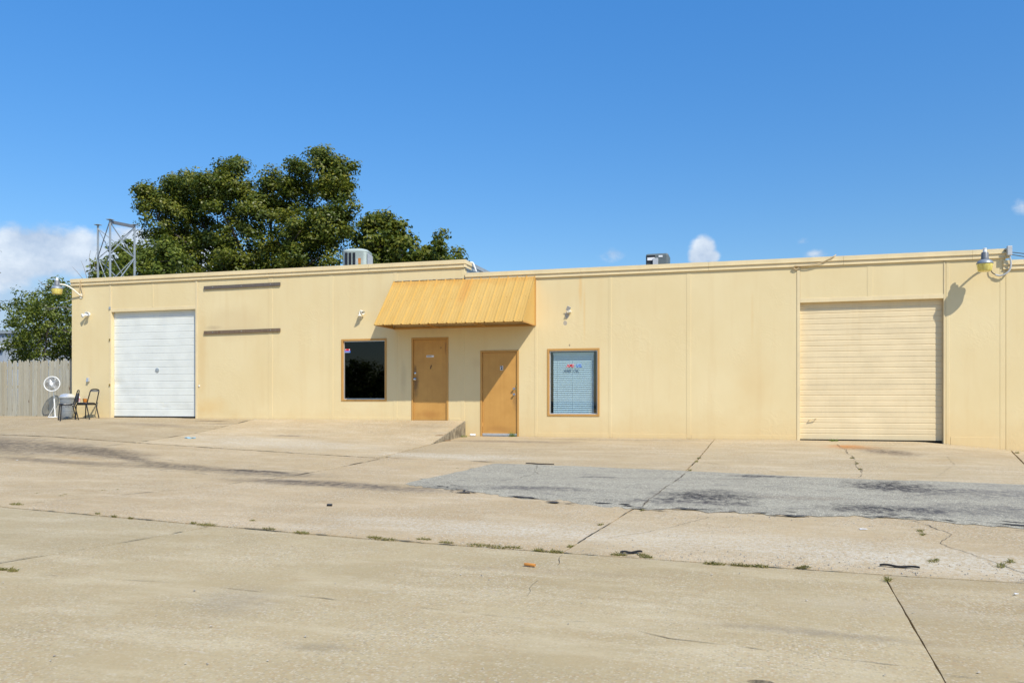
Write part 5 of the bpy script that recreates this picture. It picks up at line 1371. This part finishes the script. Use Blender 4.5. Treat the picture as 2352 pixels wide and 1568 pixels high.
def gravel():
    vs = []; fs = []
    base = [(1,0,-.3),(-.5,.87,-.3),(-.5,-.87,-.3),(.2,.1,.75)]
    areas = [(900, 1.5, 9.5, lambda x: J1(x)+abs(random.gauss(0,.35))+.02), (260, -3, 1.5, lambda x: J1(x)+abs(random.gauss(0,.25))+.02), (400, 1.2, 9.5, lambda x: -10.2-.03*x+random.gauss(-.25,.2)), (120, -6, 8, lambda x: random.uniform(-12,-5)), (110, 0, 8.5, lambda x: random.uniform(-17,-13.3)), (160, -1, 1.6, lambda x: random.uniform(-5.9,-4.4)), (140, -7, -1.4, lambda x: random.uniform(-4.5,-1.5))]
    for (n, x0, x1, fy) in areas:
        for _ in range(n):
            x = random.uniform(x0, x1); y = fy(x); s = random.choice((.004,.005,.006,.008,.011))*random.uniform(.7,1.2); a = random.uniform(0, 6.3); z = G(x, y)+s*.3
            o = len(vs)
            for (u, v, w) in base: vs.append((x+s*(u*math.cos(a)-v*math.sin(a)), y+s*(u*math.sin(a)+v*math.cos(a)), z+s*w*.7))
            fs += [(o,o+1,o+3),(o+1,o+2,o+3),(o+2,o,o+3)]
    mb = MB(); mb.v = vs; mb.f = fs
    o = mb.build('gravel', M['gravel']); tag(o, 'loose gravel crumbs scattered along the slab seams', 'gravel', kind='stuff')
gravel()
def litter_strip(name, px, length, width, ang, mat, label, curl=.01, cat='debris'):
    q = gp(*px); mb = MB(); n = 10
    for i in range(n+1):
        s = (i/n-.5)*length; bend = .012*length*math.sin(i*1.1); x = q.x+s*math.cos(ang)-bend*math.sin(ang); y = q.y+s*math.sin(ang)+bend*math.cos(ang)
        w = width*(.45+.55*math.sin(math.pi*(i+.7)/(n+1.4)))*(1+.3*math.sin(i*2.3)); z = G(x, y)+.008+curl*(.5+.5*math.sin(i*.9))
        for (u, h) in ((-w/2, -.006), (-w/2, .006), (w/2, .009), (w/2, -.006)): mb.v.append((x-u*math.sin(ang), y+u*math.cos(ang), z+h))
    for i in range(n):
        for j in range(4): mb.f.append((4*i+j, 4*i+(j+1)%4, 4*i+4+(j+1)%4, 4*i+4+j))
    mb.f.append((3,2,1,0)); mb.f.append((4*n,4*n+1,4*n+2,4*n+3))
    return tag(mb.build(name, mat, None), label, cat)
litter_strip('rubber_strip', (1450,1271), .20, .035, .35, M['rubber'], 'black rubber scrap at the seam near the orange tube', .012)
litter_strip('rubber_strip', (2066,1304), .30, .022, -.10, M['rubber'], 'long thin black rubber strip lying on eroded concrete')
litter_strip('rubber_strip', (1240,1066), .55, .035, -.12, M['rubber'], 'black rubber strip at the upper edge of the asphalt', .004)
litter_strip('loose_stick', (1018,1000), .38, .045, .5, M['stick'], 'brown stick lying on the concrete ramp by the door numbered 1', .004, 'stick')
litter_strip('plastic_scrap', (437,1007), .26, .12, .1, M['ltblue'], 'crumpled light blue plastic scrap on the concrete', .02)
q = gp(1217, 1300); q.z += .014
t = thing('orange_tube', q, 'short orange cardboard tube lying on the front slab', 'tube')
MB().lathe([(.012,-.050),(.013,-.048),(.013,.048),(.012,.05),(.009,.05),(.009,-.05)], 12, q, Matrix.Rotation(R(-14), 3, 'Z') @ Matrix.Rotation(R(90), 3, 'Y'), caps=False).build('tube_body', M['orange_lt'], t, True)
MB().lathe([(.009,-.03),(.009,.046)], 10, q, Matrix.Rotation(R(-14), 3, 'Z') @ Matrix.Rotation(R(90), 3, 'Y')).build('core', M['stick'], t)
q = gp(757, 1162); t = thing('black_box', q, 'tiny black plastic box on the open slab', 'box')
MB().obox(q+Vector((0,0,.014)), (.032,.018,.012), zrot(.1)).build('case', M['black'], t, bevel=.003); MB().obox(q+Vector((0,0,.029)), (.027,.014,.0025), zrot(.1)).build('lid', M['gray'], t)
q = at(1086, 998, -.16); q.z = lot_z(q.x, q.y)+.038
t = thing('drink_can', q, 'crushed white drink can lying by the ramp end', 'can')
mr = Matrix.Rotation(R(8), 3, 'Z') @ Matrix.Rotation(R(90), 3, 'Y')
MB().lathe([(.024,-.075),(.032,-.066),(.033,-.03),(.026,.0),(.031,.03),(.033,.06),(.025,.072)], 14, q, mr).build('can_body', M['paper'], t, True)
MB().lathe([(.025,.0725),(.025,.076),(.020,.0762)], 14, q, mr).build('can_rim', M['alu'], t, True)
def paper(px, s, label, ang):
    q = gp(*px); mb = MB(); n = 5
    for i in range(n):
        for j in range(n): 
            x, y = (i/(n-1)-.5)*s, (j/(n-1)-.5)*s*.6
            mb.v.append((q.x+x*math.cos(ang)-y*math.sin(ang), q.y+x*math.sin(ang)+y*math.cos(ang), q.z+.006+.2*s*abs(mnoise.noise(Vector((i*.9, j*.9, s*40))))))
    for i in range(n-1):
        for j in range(n-1): mb.f.append((i*n+j, i*n+n+j, i*n+n+j+1, i*n+j+1))
    o = mb.build('paper_scrap', M['paper']); so = o.modifiers.new('thick', 'SOLIDIFY'); so.thickness = .002
    tag(o, label, 'paper')
paper((1983,1216), .07, 'crumpled white paper scrap on eroded concrete below the asphalt', .2)
paper((114,954), .14, 'white paper scrap lying near the fan', .3)
paper((40,1057), .05, 'pale paper scrap lying on the dark tyre stain', .1)
paper((2540/1.0884,1486/1.0884), .03, 'tiny white paper scrap on the front slab', .6)
bpy.context.view_layer.update()
